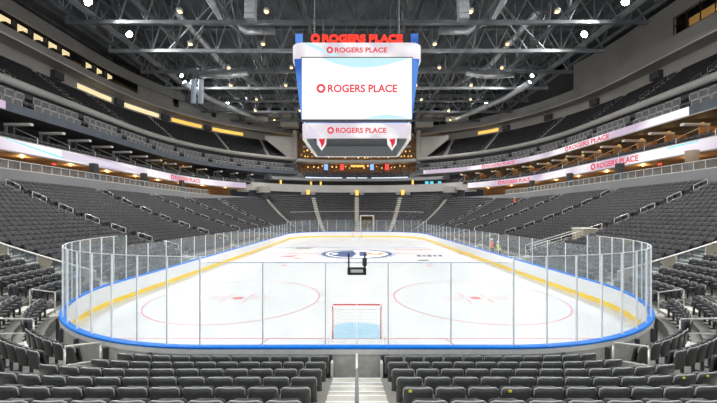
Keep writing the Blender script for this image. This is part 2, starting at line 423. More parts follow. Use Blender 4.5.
# ================================================================== GOALS
def goal(y, dirn, label):
    g = thing('hockey_goal', label, 'goal', (0, y, 0))
    d = -dirn
    mb = MB()
    mb.tube([(-.915, y, .0), (-.915, y, 1.26), (-.88, y, 1.29), (.88, y, 1.29), (.915, y, 1.26), (.915, y, 0)], .03, 8)
    mb.build('goal_frame', M['goal_red'], g, True)
    # base and back: double curve
    base = []
    for i in range(21):
        a = PI*i/20; base.append((1.0*math.cos(a)*(1.0+.1*math.sin(a)) if True else 0, y+d*1.12*min(1, math.sin(a)*1.25), .03))
    mb = MB(); mb.tube(base, .025, 6); mb.tube([(0, y+d*1.12, .03), (0, y+d*.62, 1.22), (0, y, 1.29)], .02, 6)
    top = [(.9*math.cos(PI*i/16), y+d*.56*min(1, math.sin(PI*i/16)*1.3), 1.27) for i in range(17)]
    mb.tube(top, .02, 6); mb.build('base_frame', M['white_paint'], g, True)
    # netting: thin cords
    mb = MB(); nu, nv = 30, 12
    def q(u, v):
        i = u*20; b0 = base[min(20, int(i))]; b1 = base[min(20, int(i)+1)]; fr = i-int(i)
        bp = Vector(b0).lerp(Vector(b1), fr)
        i = u*16; t0 = top[min(16, int(i))]; t1 = top[min(16, int(i)+1)]; tp = Vector(t0).lerp(Vector(t1), i-int(i))
        return bp.lerp(tp, v)
    for i in range(nu+1): mb.tube([q(i/nu, v/4) for v in range(5)], .004, 3)
    for j in range(1, nv): mb.tube([q(i/20, j/nv) for i in range(21)], .004, 3)
    for i in range(1, 10):
        x = -.9+.18*i; k = math.sqrt(max(0, 1-(x/.95)**2)); mb.tube([(x, y, 1.29), (x, y+d*.56*min(1, k*1.3), 1.27)], .004, 3)
    mb.build('netting', M['net'], g)
    return g
goal(GL, 1, 'red-framed hockey goal with white netting nearest the camera, seen from behind')
goal(RL-GL, -1, 'tiny red-framed hockey goal at the far end of the ice')

# ================================================================== LOWER BOWL TERRACE
RP, O0, NR = .80, .55, 24
def sm(x): x = max(0., min(1., x)); return x*x*(3-2*x)
def zrow(k, T):
    c = .0062+(.0041-.0062)*sm(T-1.05) if T < 2.5 else .0041+(.0085-.0041)*sm(T-3)
    return .43+.2*k+c*k*k
def maxrow(T): return 12 if T < 1.3 else NR
mb = MB()
full = [(-1, t) for t in Tlist(0, 5)]+[(1, t) for t in reversed(Tlist(0, 5))][1:]
for k in range(NR):
    o0, o1 = O0+RP*k, O0+RP*(k+1)
    for (sa, Ta), (sb, Tb) in zip(full[:-1], full[1:]):
        if k >= min(maxrow(Ta), maxrow(Tb)): continue
        def pt(s, T, o, z): x, y, *_ = pos(s, T, o); return (x, y, z)
        za, zb = zrow(k, Ta), zrow(k, Tb)
        la, lb = (zrow(k-1, Ta), zrow(k-1, Tb)) if k else (0, 0)
        a0, b0, a1, b1 = pt(sa, Ta, o0, za), pt(sb, Tb, o0, zb), pt(sa, Ta, o1, za), pt(sb, Tb, o1, zb)
        mb.add([a0, b0, b1, a1, pt(sa, Ta, o0, la), pt(sb, Tb, o0, lb)], [(0, 3, 2, 1), (0, 1, 5, 4)])
        if k == 0: mb.add([pt(sa, Ta, .3, 0), pt(sb, Tb, .3, 0), pt(sb, Tb, o0, 0), pt(sa, Ta, o0, 0)], [(0, 1, 2, 3)])
me_o = struct('terrace_floor', mb, M['concrete'])
me_o['label'] = 'stepped concrete floor of the lower bowl'

# aisles: (T of aisle, half width)
A_NEAR = [1.172, 1.45, 1.752]
A_SIDE = [TY(9.5), TY(20.8), TY(32.2), TY(43)]
A_FAR = [TY(53.2), 3.256, 3.544, 3.828]
AISLES = [0.0]+A_NEAR+A_SIDE+A_FAR+[5.0]
def hw(T): return .67 if T == 0 else .85 if T == A_SIDE[0] else .55
# steps in aisles
for s in (-1, 1):
    for ai, T in enumerate(AISLES):
        if s < 0 and T in (0., 5.): continue
        mb = MB()
        for k in range(min(NR, maxrow(T))):
            x, y, nx, ny = pos(s, T, O0+RP*k); z0 = zrow(k, T); h = (z0-(zrow(k-1, T) if k else 0))
            w = (hw(T)-.04)*2
            rz = math.atan2(nx, -ny)
            zz = (zrow(k-1, T) if k else 0)
            cx, cy_ = x-nx*.18, y-ny*.18
            mb.box((cx, cy_, zz+h/4), (w, .36, h/2), rz, 0)
            mb.box((x+nx*.02, y+ny*.02, z0+.006), (w, .05, .012), rz, 1)
            mb.box((cx-nx*.16, cy_-ny*.16, zz+h/2+.006), (w, .05, .012), rz, 1)
            mb.box((x+nx*.4, y+ny*.4, z0+.003), (w, .78, .006), rz, 0)
        struct('stairs_floor', mb, [M['stair'], M['white_paint']])

# ---- seats: one near seat with its parts
def grid_panel(w, h, th, curve, nx=7, nz=5, corner=.10):
    """upright rounded, slightly dished panel; local x across, z up from 0, front at +y"""
    vs = []; fs = []
    for side in (0, 1):
        for j in range(nz+1):
            for i in range(nx+1):
                u = -1+2*i/nx; v = j/nz
                ww = w/2*(1-.07*v)
                # rounded corners at top and bottom
                x = u*ww; z = v*h
                e = abs(u)
                z -= (corner*.45*h*.5)*(max(0, e-.6)/.4)**2 if j == nz else 0
                z += (corner*.45*h*.4)*(max(0, e-.6)/.4)**2 if j == 0 else 0
                y = curve*(1-u*u)*-1 + (th if side else 0)*(1-.55*(max(abs(u)-.8, 0)/.2)) - .13*v*h*1.0
                if j == nz and not side: y += th*.3
                vs.append((x, y, z))
    n = (nx+1)*(nz+1); idx = lambda sd, i, j: sd*n+j*(nx+1)+i
    for j in range(nz):
        for i in range(nx):
            fs.append((idx(0, i, j), idx(0, i+1, j), idx(0, i+1, j+1), idx(0, i, j+1)))
            fs.append((idx(1, i, j), idx(1, i, j+1), idx(1, i+1, j+1), idx(1, i+1, j)))
    for i in range(nx):
        fs.append((idx(0, i, 0), idx(1, i, 0), idx(1, i+1, 0), idx(0, i+1, 0)))
        fs.append((idx(0, i, nz), idx(0, i+1, nz), idx(1, i+1, nz), idx(1, i, nz)))
    for j in range(nz):
        fs.append((idx(0, 0, j), idx(0, 0, j+1), idx(1, 0, j+1), idx(1, 0, j)))
        fs.append((idx(0, nx, j), idx(1, nx, j), idx(1, nx, j+1), idx(0, nx, j+1)))
    return vs, fs
def seat_parts():
    vs, fs = grid_panel(.45, .45, .045, .03)
    back = MB().add([(x, y, z+.36) for x, y, z in vs], fs)
    vs, fs = grid_panel(.35, .34, .03, -.008)
    pad = MB().add([(x, y+.035, z+.42) for x, y, z in vs], fs)          # padded front of the backrest
    pan = MB(); vs, fs = grid_panel(.42, .40, .075, .02)
    ca, sa = math.cos(-.22), math.sin(-.22)
    pan.add([(x, .13+y*ca-z*sa*-1*.2, .36+z) for x, y, z in vs], fs)
    arm = MB(); arm.bbox((0, .15, .615), (.05, .30, .035), .012)
    stn = MB(); stn.bbox((0, .06, .31), (.035, .07, .60), .01); stn.bbox((0, .08, .015), (.05, .24, .03), .008)
    return back, pad, pan, arm, stn
seats = []            # (s, T, block, row, index, x, y, z, rz, mirror)
PITCH = .488
def skip(s, T, k, x, y):
    if T > 2 and T < 3 and k < 2 and 17 < y < 41: return True                 # players' benches
    if T > 4 and s > 0 and k < 9 and .4 < x < 4.2: return True                # far doorway
    if T < 1.25 and k > 7: return True
    if s > 0 and 7 <= k <= 10 and 19.6 < y < 22.0: return True
    return False
for s in (-1, 1):
    for bi, (Ta, Tb) in enumerate(zip(AISLES[:-1], AISLES[1:])):
        for k in range(NR):
            o = O0+RP*k+.50
            a = T2s(Ta, o)+hw(Ta); b = T2s(Tb, o)-hw(Tb)
            n = int((b-a)/PITCH)
            pit = PITCH if Ta == 0 else (b-a)/n
            for i in range(n):
                T = s2T(a+pit*(i+.5), o)
                if k >= maxrow(T): continue
                x, y, nx, ny = pos(s, T, o)
                if skip(s, T, k, x, y): continue
                seats.append((s, T, bi, k, i, x, y, zrow(k, T), math.atan2(nx, -ny)))
def proj(x, y, z):
    d = y-CAM_Y
    return (356.8+FPX*x/d, 214.5-FPX*(z-CAM_Z)/d) if d > .3 else (-999, -999)
cand = []
for q in seats:
    u, v = proj(q[5], q[6], q[7]+.7)
    u2, v2 = proj(q[5], q[6], q[7]+.83)
    if -12 < u < 729 and v2 < 402 and q[6] < 14:
        cand.append((math.hypot(q[5], q[6]-CAM_Y), q))
cand.sort(key=lambda t: t[0])
near = [q for _, q in cand[:300]]; nearset = set(near)
proto = None
back, pad, pan, arm, stn = seat_parts()
rim_glint = MB(); rp = []  # added strip whose pale colour paints the overhead highlight on seat tops
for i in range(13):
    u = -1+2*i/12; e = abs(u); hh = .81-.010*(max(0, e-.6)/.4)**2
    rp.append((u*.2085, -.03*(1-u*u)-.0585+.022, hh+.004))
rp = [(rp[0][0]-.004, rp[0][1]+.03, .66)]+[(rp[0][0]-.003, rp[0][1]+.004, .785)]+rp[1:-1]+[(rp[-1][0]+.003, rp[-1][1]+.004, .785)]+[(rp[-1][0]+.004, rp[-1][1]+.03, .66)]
rim_glint.tube(rp, .014, 6)
tags_px = [(406, 385), (517, 387), (551, 397), (679, 372), (700, 379)]
tagged = {}
for tp in tags_px:
    best = min(near, key=lambda q: (proj(q[5], q[6], q[7]+.8)[0]-tp[0])**2+(proj(q[5], q[6], q[7]+.80)[1]-tp[1])**2*4)
    tagged[best] = tp
for q in near:
    s, T, bi, k, i, x, y, z, rz = q
    lab = f'charcoal folding seat, {ordn(k+1)} row from boards, {ordn(i+1)} seat in {ordn(bi+1)} block {SIDE[s]} of centre stairs'
    if proto is None:
        r = thing('arena_seat', lab, 'seat'); proto = r
        r1 = back.build('backrest', M['seat_shell'], r, True); pp = [r1]
        pp.append(rim_glint.build('edge_strip', M['seat_highlight'], r, True)); pp.append(pad.build('back_pad', M['seat_pad'], r, True))
        pp.append(pan.build('seat_pan', M['seat_under'], r, True))
        pp.append(arm.build('armrest', M['arm'], r)); pp.append(stn.build('leg_stand', M['dark'], r))
    else:
        r = proto.copy(); C.objects.link(r)
        pn = []
        for c in pp:
            d = c.copy(); C.objects.link(d); d.parent = r; pn.append(d)
    r.location = (x, y, z); r.rotation_euler = (0, 0, rz)
    for c in r.children if proto is not r else pp:
        if c.name.startswith(('armrest', 'leg_stand')): c.location.x = -.244 if s < 0 else .244
    r['label'] = lab; r['group'] = 'folding seats of the near end'
    if q in tagged:
        tm = MB().bbox((-.13 if s > 0 else .13, -.115, .80), (.05, .012, .035), .004)
        t_ = tm.build('yellow_tag', M['yellow_tag']); t_.parent = r; t_.location = (0, 0, 0); t_['label'] = 'yellow sticker'
for q in near:
    pass

def low_seat():
    mb = MB()
    def taper(z0, z1, y0, y1, th, w0, w1):
        vs = [(-w0, y0, z0), (w0, y0, z0), (w0, y0+th, z0), (-w0, y0+th, z0), (-w1, y1, z1), (w1, y1, z1), (w1, y1+th*.7, z1), (-w1, y1+th*.7, z1)]
        mb.add(vs, [(0, 3, 2, 1), (4, 5, 6, 7), (0, 1, 5, 4), (2, 3, 7, 6), (1, 2, 6, 5), (3, 0, 4, 7)])
    taper(.37, .81, 0, -.06, .05, .243, .232)
    ns = len(mb.f); taper(.36, .66, .12, .09, .08, .238, .228)
    mb.box((.244, .12, .45), (.045, .26, .36)); mb.box((.244, .05, .15), (.03, .06, .30))
    return np.array(mb.v), mb.f, [0 if i < ns else 1 for i in range(len(mb.f))]
def seat_mass(name, lst, m, label, cat, sc=1.0):
    tv, tf, tm = low_seat(); tv = tv*sc; nv = len(tv); L = len(lst)
    arr = np.array([(x, y, z, rz) for x, y, z, rz in lst])
    c, s_ = np.cos(arr[:, 3]), np.sin(arr[:, 3])
    V = np.empty((L, nv, 3))
    V[:, :, 0] = tv[None, :, 0]*c[:, None]-tv[None, :, 1]*s_[:, None]+arr[:, 0:1]
    V[:, :, 1] = tv[None, :, 0]*s_[:, None]+tv[None, :, 1]*c[:, None]+arr[:, 1:2]
    V[:, :, 2] = tv[None, :, 2]+arr[:, 2:3]
    F = np.array(tf); F = (F[None]+np.arange(L)[:, None, None]*nv).reshape(-1, 4)
    me = bpy.data.meshes.new(name); me.vertices.add(L*nv); me.vertices.foreach_set('co', V.reshape(-1))
    me.loops.add(F.size); me.loops.foreach_set('vertex_index', F.reshape(-1).astype(np.int32))
    me.polygons.add(len(F)); me.polygons.foreach_set('loop_start', np.arange(len(F), dtype=np.int32)*4)
    me.update(calc_edges=True); me.materials.append(m); me.materials.append(M['seat_under']); me.polygons.foreach_set('material_index', np.tile(np.array(tm, dtype=np.int32), L)); me.update()
    o = bpy.data.objects.new(name, me); C.objects.link(o)
    return tag(o, label, cat, kind='stuff')
mass = [(q[5], q[6], q[7], q[8]) for q in seats if q not in nearset]
# ---- upper bowl seats join the same mass
UB_O, UB_Z, UB_N = 29.7, 20.9, 11
def zup(j): return UB_Z+.60*j
UA = [2.0]+[TY(y) for y in (12.9, 23, 33.1, 43.3, 53.2)]+[3.22, 3.46, 3.64, 3.765]
for s in (-1, 1):
    for Ta, Tb in zip(UA[:-1], UA[1:]):
        for j in range(UB_N):
            o = UB_O+.82*j+.5; a, b = T2s(Ta, o)+.5, T2s(Tb, o)-.5; n = max(1, int((b-a)/.52))
            for i in range(n):
                T = s2T(a+(b-a)*(i+.5)/n, o); x, y, nx, ny = pos(s, T, o)
                if abs(x) < 28.2 and -1.0 < y-(RL+24.7+(27.5-max(abs(x), 17.9))/9.6*2.5) < 1.9: continue
                mass.append((x, y, zup(j), math.atan2(nx, -ny)))
seat_mass('arena_seats', mass, M['seat_far'], 'rows upon rows of dark grey folding seats filling both tiers of the bowl', 'seats')

# ================================================================== HANDRAILS
def handrail(s, T, k, n, label, parts=True, mid=True, wid=0.0, hgt=.92, zf=None, of=None, m=None, group='aisle handrails'):
    """loop handrail standing in an aisle from row k over n rows"""
    of = of or (lambda kk: O0+RP*kk+.3); zf = zf or zrow
    x0, y0, nx, ny = pos(s, T, of(k)); x1, y1, *_ = pos(s, T, of(k+n)); z0, z1 = zf(k, T), zf(k+n, T)
    t = Vector((-ny, nx, 0))*wid
    a, b = Vector((x0, y0, z0))+t, Vector((x1, y1, z1))+t; H = Vector((0, 0, hgt)); m = m or M['steel']; r = .024
    if parts:
        g = thing('aisle_handrail', label, 'handrail', a, group)
        mb = MB(); e = (b-a).normalized()*.06
        mb.tube([a+H*.93, a+H*.985+e*.3, a+H+e, b+H-e, b+H*.985-e*.3, b+H*.93], r, 8); mb.build('top_rail', m, g, True)
        if mid: MB().tube([a+H*.5, b+H*.5], r*.8, 6).build('middle_rail', m, g, True)
        for p in (a, b): MB().tube([p, p+H*.94], r, 8).build('post', m, g, True)
        return g
    mb = MB(); mb.tube([a, a+H, b+H, b], r*1.15, 5); 
    if mid: mb.tube([a+H*.5, b+H*.5], r*.8, 4)
    return tag(mb.build('aisle_handrail', m), label, 'handrail', group)
names = {1.172: 'first corner aisle', 1.45: 'second corner aisle', 1.752: 'third corner aisle'}
for s in (-1, 1):
    for T in A_NEAR:
        for c, k in enumerate(range(0, 20, 3)):
            if k+2 >= maxrow(T): continue
            handrail(s, T, k, 1.05, f'short tubular handrail, {ordn(c+1)} from the ice, {names[T]} {SIDE[s]} of camera')
    for ai, T in enumerate(A_SIDE[1:]+A_FAR[:1]):
        for c, k in enumerate(range(3, 23, 3)):
            handrail(s, T, k, 1.6, f'looped steel handrail, {ordn(c+1)} from the ice, {ordn(ai+1)} straight aisle of {SIDE[s]} stand')
    for ai, T in enumerate(A_FAR[1:2]):
        for c, k in enumerate(range(2, 23, 3)):
            handrail(s, T, k, 1.6, f'small looped handrail, {ordn(c+1)} from the ice, far corner aisle on the {SIDE[s]}', parts=False)
# centre stairs handrail; paler colour on its start paints a reflection
g = thing('centre_handrail', 'long grey tube handrail with painted reflection up the middle of the centre stairs', 'handrail', (0, -1.0, .4))
pts = [(0, -(O0+RP*k+.3), zrow(k, 0)+.84) for k in range(0, 8)]
MB().tube([(0, -.86, 1.20), (0, -1.3, 1.33), pts[2], pts[3]], .024, 10).build('sheen_rail', M['rail_white'], g, True)
MB().tube(pts[3:7], .024, 10).build('top_rail', M['arm'], g, True)
MB().tube([(0, -.86, .43), (0, -.86, 1.20)], .03, 10).build('post', M['rail_white'], g, True)
for k in (3, 6): MB().tube([(0, -(O0+RP*k+.3), zrow(k, 0)), pts[k]], .024, 8).build('post', M['arm'], g, True)
# gate posts where the centre stairs meet the boards
for s in (-1, 1):
    tag(MB().bbox((s*.66, -.40, .40), (.06, .22, .80), .01).build('gate_post', M['board_out']), f'grey gate post {SIDE[s]} of the centre stairs against the boards', 'post')

# sloping balustrade walls of the corner stairways
for s in (-1, 1):
    T = A_SIDE[0]; g = None
    k0, k1 = 1, 21
    def q(k, dz, w): x, y, nx, ny = pos(s, T, O0+RP*k); return Vector((x, y-w, zrow(k, T)+dz))
    g = thing('stair_balustrade', f'pale topped balustrade with beige panels sloping up the {SIDE[s]} corner stairway', 'balustrade', q(k0, 0, .62))
    mb = MB()
    ks = [k0+(k1-k0)*i/20 for i in range(21)]
    mb.tube([q(k, .98, .62) for k in ks], .05, 8); mb.build('top_rail', M['rail_white'], g, True)
    for i in range(20):
        a, b = q(ks[i]+.08, .1, .62), q(ks[i+1]-.08, .1, .62)
        m = MB(); m.prism([a, b, b+Vector((0, 0, .80)), a+Vector((0, 0, .80))], (0, .02, 0)); m.build('panel', M['beige'] if i % 3 == 0 else M['glass_dim'], g)
    for i in range(0, 21, 2): MB().tube([q(ks[i], -.05, .62), q(ks[i], .96, .62)], .025, 6).build('post', M['rail_white'], g)
# long handrails and beige portal block at the foot of the right-hand aisle
for s in (1,):
    T = A_SIDE[1]
    for w, nm in ((-.46, 'nearer'), (.46, 'further')):
        handrail(s, T, 2.2, 6.0, f'long pale handrail above the right bench glass, {nm} of the pair', mid=True, wid=w, hgt=1.0, m=M['rail_white'], group='bench stair handrails')
    x, y, nx, ny = pos(s, T, O0+RP*9.0)
    g = thing('portal_block', 'beige block at the head of the long handrails in the right stand', 'block', (x, y, zrow(9, T)-.6))
    MB().bbox((x, y, zrow(9, T)+.1), (1.3, 1.5, 1.5), .03).build('block_wall', M['beige'], g)
    MB().bbox((x, y, zrow(9, T)+.9), (1.4, 1.6, .08), .02).build('coping', M['rail_white'], g)

# cross rail of the far end stand, far doorway
mb = MB()
sw = loopS(3.62, 3.62)
pts = [Vector((*pos(s, T, O0+RP*14)[:2], zrow(13, T)+1.05)) for s, T in sw]
g = thing('cross_rail', 'thin white rail running across the middle of the far end stand', 'rail', (0, RL+11.7, zrow(13, 5)))
MB().tube(pts, .045, 6).build('top_rail', M['rail_white'], g, True)
for i in range(0, len(pts), 2): MB().tube([pts[i]-Vector((0, 0, 1.05)), pts[i]], .03, 5).build('post', M['rail_white'], g)
d1 = thing('far_doorway', 'brown double door in a pale concrete portal behind the far boards', 'doorway', (2.2, RL+3.6, .4))
mb = MB(); mb.box((.85, RL+5.4, 2.3), (.3, 3.6, 4.2)); mb.box((3.75, RL+5.4, 2.3), (.3, 3.6, 4.2)); mb.box((2.3, RL+5.4, 4.45), (3.2, 3.6, .25)); mb.build('portal', M['stair'], d1)
for i in range(2): 
    dd = MB().box((1.65+i*1.32, RL+6.6, 2.0), (1.25, .1, 3.2)).build('door', M['wood'], d1)
    MB().box((1.65+i*1.32, RL+6.5, 3.0), (.7, .06, .8)).build('door_window', M['beige'], dd)
MB().box((2.3, RL+6.75, 3.0), (2.7, .1, 3.0)).build('back_panel', M['brown'], d1)

# ================================================================== CONCOURSE AND SUITES (sides)
TE = 3.467
for s in (-1, 1):
    nm = SIDE[s]
    # deck behind the top row, its wall and its back
    mb = MB(); sweep(mb, [(19.9, 6.0), (31.5, 6.0), (31.5, 9.0), (19.9, 9.0)], P(s, 2.0, TE)); struct('wall_'+nm, mb, M['wall_grey'])
    mb = MB(); sweep(mb, rect(31.0, 31.4, 9.0, 11.4), P(s, 2.0, TE)); struct('wall_'+nm+'_concourse', mb, M['brown'])
    mb = MB(); sweep(mb, [(23.05, 11.3), (31.0, 11.3), (31.0, 11.45), (27.5, 12.9), (25.6, 12.9), (25.6, 12.35), (23.6, 12.35), (23.05, 12.6)], P(s, 2.0, TE)); struct('ceiling_concourse_'+nm, mb, M['brown'])
    # LED ribbon
    rb = thing('ribbon_display', f'long white and lilac lower ribbon screen along the {nm} stand', 'ribbon screen', (*pos(s, 2.6, 23)[:2], 11.3))
    mb = MB(); sweep(mb, rect(23.0, 23.08, 11.36, 12.58), [(s, t) for t in Tlist(2.0, TE, 60)]); mb.build('display_face', M['led_white'], rb)
    mb = MB(); sweep(mb, rect(22.98, 23.3, 11.24, 11.36), P(s, 2.0, TE)); sweep(mb, rect(22.98, 23.3, 12.58, 12.68), P(s, 2.0, TE)); mb.build('display_frame', M['wall_lt'], rb)
    def ribbon_text(y_or_T, o, zc, L, H, par, isT=False):
        T0 = y_or_T if isT else TY(y_or_T); q0 = T2s(T0, o)
        def fn(u, v):
            T = s2T(q0+u*(1 if s < 0 else -1), o); x, y, nx, ny = pos(s, T, o-.02); return (x, y, zc+v)
        m = MB(); wordmark(m, fn, L, H); m.build('lettering', M['led_red'], par)
    def ribbon_patch(y0, y1, o, za, zb, m_, par):
        m = MB(); vs = []; fs = []; n = 8
        for i in range(n+1):
            t = i/n; T = TY(y0+(y1-y0)*t); x, y, *_ = pos(s, T, o-.012)
            vs += [(x, y, za(t)), (x, y, zb(t))]
        fs = [(2*i, 2*i+1, 2*i+3, 2*i+2) for i in range(n)]
        m.add(vs, fs); m.build('screen_graphic', m_, par)
    if s > 0:
        ribbon_text(37.2, 23.0, 11.97, 8.6, .80, rb); ribbon_text(3.21, 23.0, 11.97, 9.0, .75, rb, True)
        ribbon_patch(25.5, 29.0, 23.0, lambda t: 12.38-.05*t, lambda t: 12.50-.03*t, M['led_aqua'], rb)
    else:
        ribbon_text(61.0 if False else 3.13, 23.0, 11.97, 8.6, .78, rb, True)
        ribbon_patch(24.5, 31, 23.0, lambda t: 12.50-.95*t, lambda t: 12.58-.85*t, M['led_aqua'], rb)
        ribbon_patch(31, 46, 23.0, lambda t: 11.5+.2*t, lambda t: 12.55-.55*t, M['led_lilac'], rb)
    x, y, *_ = pos(s, TY(30.4), 23.4)
    tag(MB().bbox((x, y, 10.75), (.08, .5, .22), .02).build('exit_sign', M['glow_red']), f'small red lit sign hanging under the {nm} ribbon screen', 'sign')
    # concourse balustrade on the deck edge
    g = thing('concourse_balustrade', f'white railing on the deck edge above the top row of the {nm} stand', 'balustrade', (*pos(s, 2.5, 20.1)[:2], 9.0))
    sweep(MB(), rect(20.05, 20.15, 9.86, 9.93), P(s, TY(10), 3.2)).build('top_rail', M['rail_white'], g)
    sweep(MB(), rect(19.88, 20.3, 9.0, 9.08), P(s, TY(10), 3.2)).build('coping', M['rail_white'], g)
    sweep(MB(), rect(20.09, 20.11, 9.08, 9.86), P(s, TY(10), 3.2)).build('infill', M['glass_dim'], g)
    q0, q1 = T2s(TY(12), 20.1), T2s(3.2, 20.1); n = 44
    for i in range(n):
        x, y, *_ = pos(s, s2T(q0+(q1-q0)*i/n, 20.1), 20.1); MB().tube([(x, y, 9.05), (x, y, 9.88)], .03, 5).build('baluster', M['rail_white'], g)
    # dark pillars and lighter round column
    for T in (TY(33.4), TY(43.4), 3.05):
        x, y, nx, ny = pos(s, T, 21.0); mb = MB().box((x, y, 9.2), (.7, .7, 4.2), math.atan2(ny, nx)); struct('column_wall', mb, M['wall_dk'])
    if s > 0: x, y, *_ = pos(s, TY(25), 21.8); struct('column_wall', MB().lathe([(.55, 9.0), (.55, 11.35)], (x, y, 0), 16), M['wood_col'], True)
    # downlights in the concourse soffit
    for i in range(11):
        T = s2T(T2s(TY(22), 26)+i*6.4, 26)
        if T > TE: break
        x, y, *_ = pos(s, T, 25.2)
        g = thing('downlight', f'small warm downlight, {ordn(i+1)} from the camera under the {nm} ribbon screen', 'light', (x, y, 11.2), f'{nm} concourse downlights')
        MB().lathe([(.16, 11.22), (.16, 11.32)], (x, y, 0), 10).build('housing', M['wall_lt'], g)
        MB().lathe([(.12, 11.205), (.12, 11.225)], (x, y, 0), 10).build('lens', M['glow_warm'], g)
        l = bpy.data.lights.new('downlight_glow', 'POINT'); l.energy = 170; l.color = (1, .66, .34); l.shadow_soft_size = .15
        lo = bpy.data.objects.new('downlight_glow', l); C.objects.link(lo); lo.location = (x, y, 11.05)
    # suite back wall and upper slab
    mb = MB(); sweep(mb, rect(30.5, 31.0, 12.5, 16.2), P(s, 2.0, TE+.1)); struct('wall_'+nm+'_suites', mb, M['wall_dk'])
    mb = MB(); sweep(mb, [(25.1, 16.1), (31.5, 16.1), (31.5, 19.6), (28.5, 19.6), (28.5, 18.3), (26.8, 18.3), (26.8, 17.0), (25.1, 17.0)], P(s, 2.0, 3.765)); struct('trim_balcony_'+nm, mb, M['wall_dk'])
    if s < 0:
        mb = MB(); sweep(mb, rect(25.0, 25.1, 16.0, 17.0), P(s, 2.0, 3.765)); struct('trim_fascia_left', mb, M['wall_blue'])
        rb2 = thing('ribbon_display', 'short lilac end of the upper ribbon screen at the left edge', 'ribbon screen', (*pos(s, TY(24), 25)[:2], 16))
        mb = MB(); sweep(mb, rect(24.93, 25.0, 16.1, 16.95), P(s, TY(18), TY(26.4))); mb.build('display_face', M['led_white'], rb2)
    else:
        rb2 = thing('ribbon_display', 'long lilac upper ribbon screen under the right balcony', 'ribbon screen', (*pos(s, 2.6, 25)[:2], 16))
        mb = MB(); sweep(mb, rect(24.92, 25.0, 16.05, 17.05), [(s, t) for t in Tlist(TY(28.5), 3.72, 60)]); mb.build('display_face', M['led_white'], rb2)
        mb = MB(); sweep(mb, rect(24.9, 25.1, 15.92, 16.05), P(s, 2.0, 3.765)); mb.build('display_frame', M['wall_lt'], rb2)
        mb = MB(); sweep(mb, rect(25.0, 25.1, 16.0, 17.05), P(s, 2.0, 3.765)); struct('trim_fascia_right', mb, M['wall_blue'])
        ribbon_text(45.5, 24.92, 16.53, 10.5, .72, rb2); ribbon_text(3.33, 24.92, 16.53, 9, .7, rb2, True)
    # dividers between suites
    q0 = T2s(TY(20.5), 24.5)
    for i in range(18):
        T = s2T(q0+4.2*i, 24.5)
        if T > TE+.1: break
        x, y, nx, ny = pos(s, T, 25.2); rz = math.atan2(ny, nx)
        g = thing('suite_divider', f'pale L-shaped divider between boxes, {ordn(i+1)} from the near end of the {nm} suites', 'divider', (x, y, 12.9), f'{nm} suite dividers')
        w = MB(); w.box((x+nx*.9, y+ny*.9, 15.1), (3.0, .45, .28), rz); w.build('top_slab', M['rail_white'], g)
        w = MB(); w.box((x+nx*2.2, y+ny*2.2, 14.0), (.35, .40, 2.0), rz); w.build('post', M['wall_lt'], g)
        w = MB(); w.box((x+nx*2.7, y+ny*2.7, 13.9), (2.6, .25, 2.0), rz); w.build('side_panel', M['wood'] if s > 0 else M['wall_dk'], g)
        w = MB(); a = Vector((x-nx*1.3, y-ny*1.3, 12.6)); b = Vector((x+nx*1.6, y+ny*1.6, 13.9)); w.tube([a, a+Vector((0, 0, .9)), b+Vector((0, 0, .9)), b], .045, 6); w.build('side_rail', M['steel'], g)
        if (s > 0) or i in (9, 10):
            xl, yl, *_ = pos(s, s2T(q0+4.2*i+1.6, 24.5), 28.6)
            l = bpy.data.lights.new('suite_glow', 'POINT'); l.energy = 90; l.color = (1, .55, .2); l.shadow_soft_size = .2
            lo = bpy.data.objects.new('suite_glow', l); C.objects.link(lo); lo.location = (xl, yl, 15.3)
            g2 = thing('pendant_lamp', f'amber lamp hanging in a box, {ordn(i+1)} from the near end of the {nm} suites', 'lamp', (xl, yl, 15.4), f'{nm} suite lamps')
            MB().lathe([(.10, 15.35), (.28, 15.45), (.20, 15.75), (.05, 15.8)], (xl, yl, 0), 10).build('shade', M['glow_amber'], g2)
            MB().tube([(xl, yl, 15.8), (xl, yl, 16.1)], .02, 5).build('cord', M['black'], g2)
    # balcony fronts: framed glass, two stepped rows
    for row, (o, z0, z1) in enumerate(((25.2, 17.0, 17.72), (26.9, 18.3, 19.15))):
        q = T2s(TY(14+row*2.2), o); bi = 0
        while True:
            qe = q+6*1.1
            if s2T(qe, o) > 3.75: break
            Tm = s2T((q+qe)/2, o); x, y, *_ = pos(s, Tm, o); bi += 1
            g = thing('balcony_front', f'framed glass balcony front, {("lower", "upper")[row]} row of {nm} balcony, {ordn(bi)} from the camera', 'balcony front', (x, y, z0), f'{nm} balcony fronts')
            for i in range(6):
                Ta, Tb = s2T(q+i*1.1+.04, o), s2T(q+i*1.1+1.06, o)
                xa, ya, nxa, nya = pos(s, Ta, o); xb, yb, *_ = pos(s, Tb, o)
                A, B = Vector((xa, ya, z0)), Vector((xb, yb, z0)); d = B-A; nn = Vector((nxa, nya, 0))*.03
                w = MB(); w.obox(A, d, nn, (0, 0, .07), 0); w.obox(A+Vector((0, 0, z1-z0-.09)), d, nn, (0, 0, .09), 0)
                e = d.normalized()*.06; w.obox(A, e, nn, (0, 0, z1-z0), 0); w.obox(B-e, e, nn, (0, 0, z1-z0), 0)
                w.obox(A+nn*.4+e, d-2*e, nn*.3, (0, 0, z1-z0-.05), 1)
                w.build('panel', [M['wall_lt'], M['seat_club']], g)
            q = qe+(1.0 if row else 1.3)
    # concrete beam, upper terrace
    mb = MB(); sec = [(29.3+.55*math.cos(a), 20.95+.55*math.sin(a)) for a in [2*PI*i/12 for i in range(12)]]
    sweep(mb, sec, P(s, 2.0, 3.765)); struct('beam_'+nm, mb, M['wall_lt'], True)
    mb = MB(); sec = [(29.7, 20.0)]
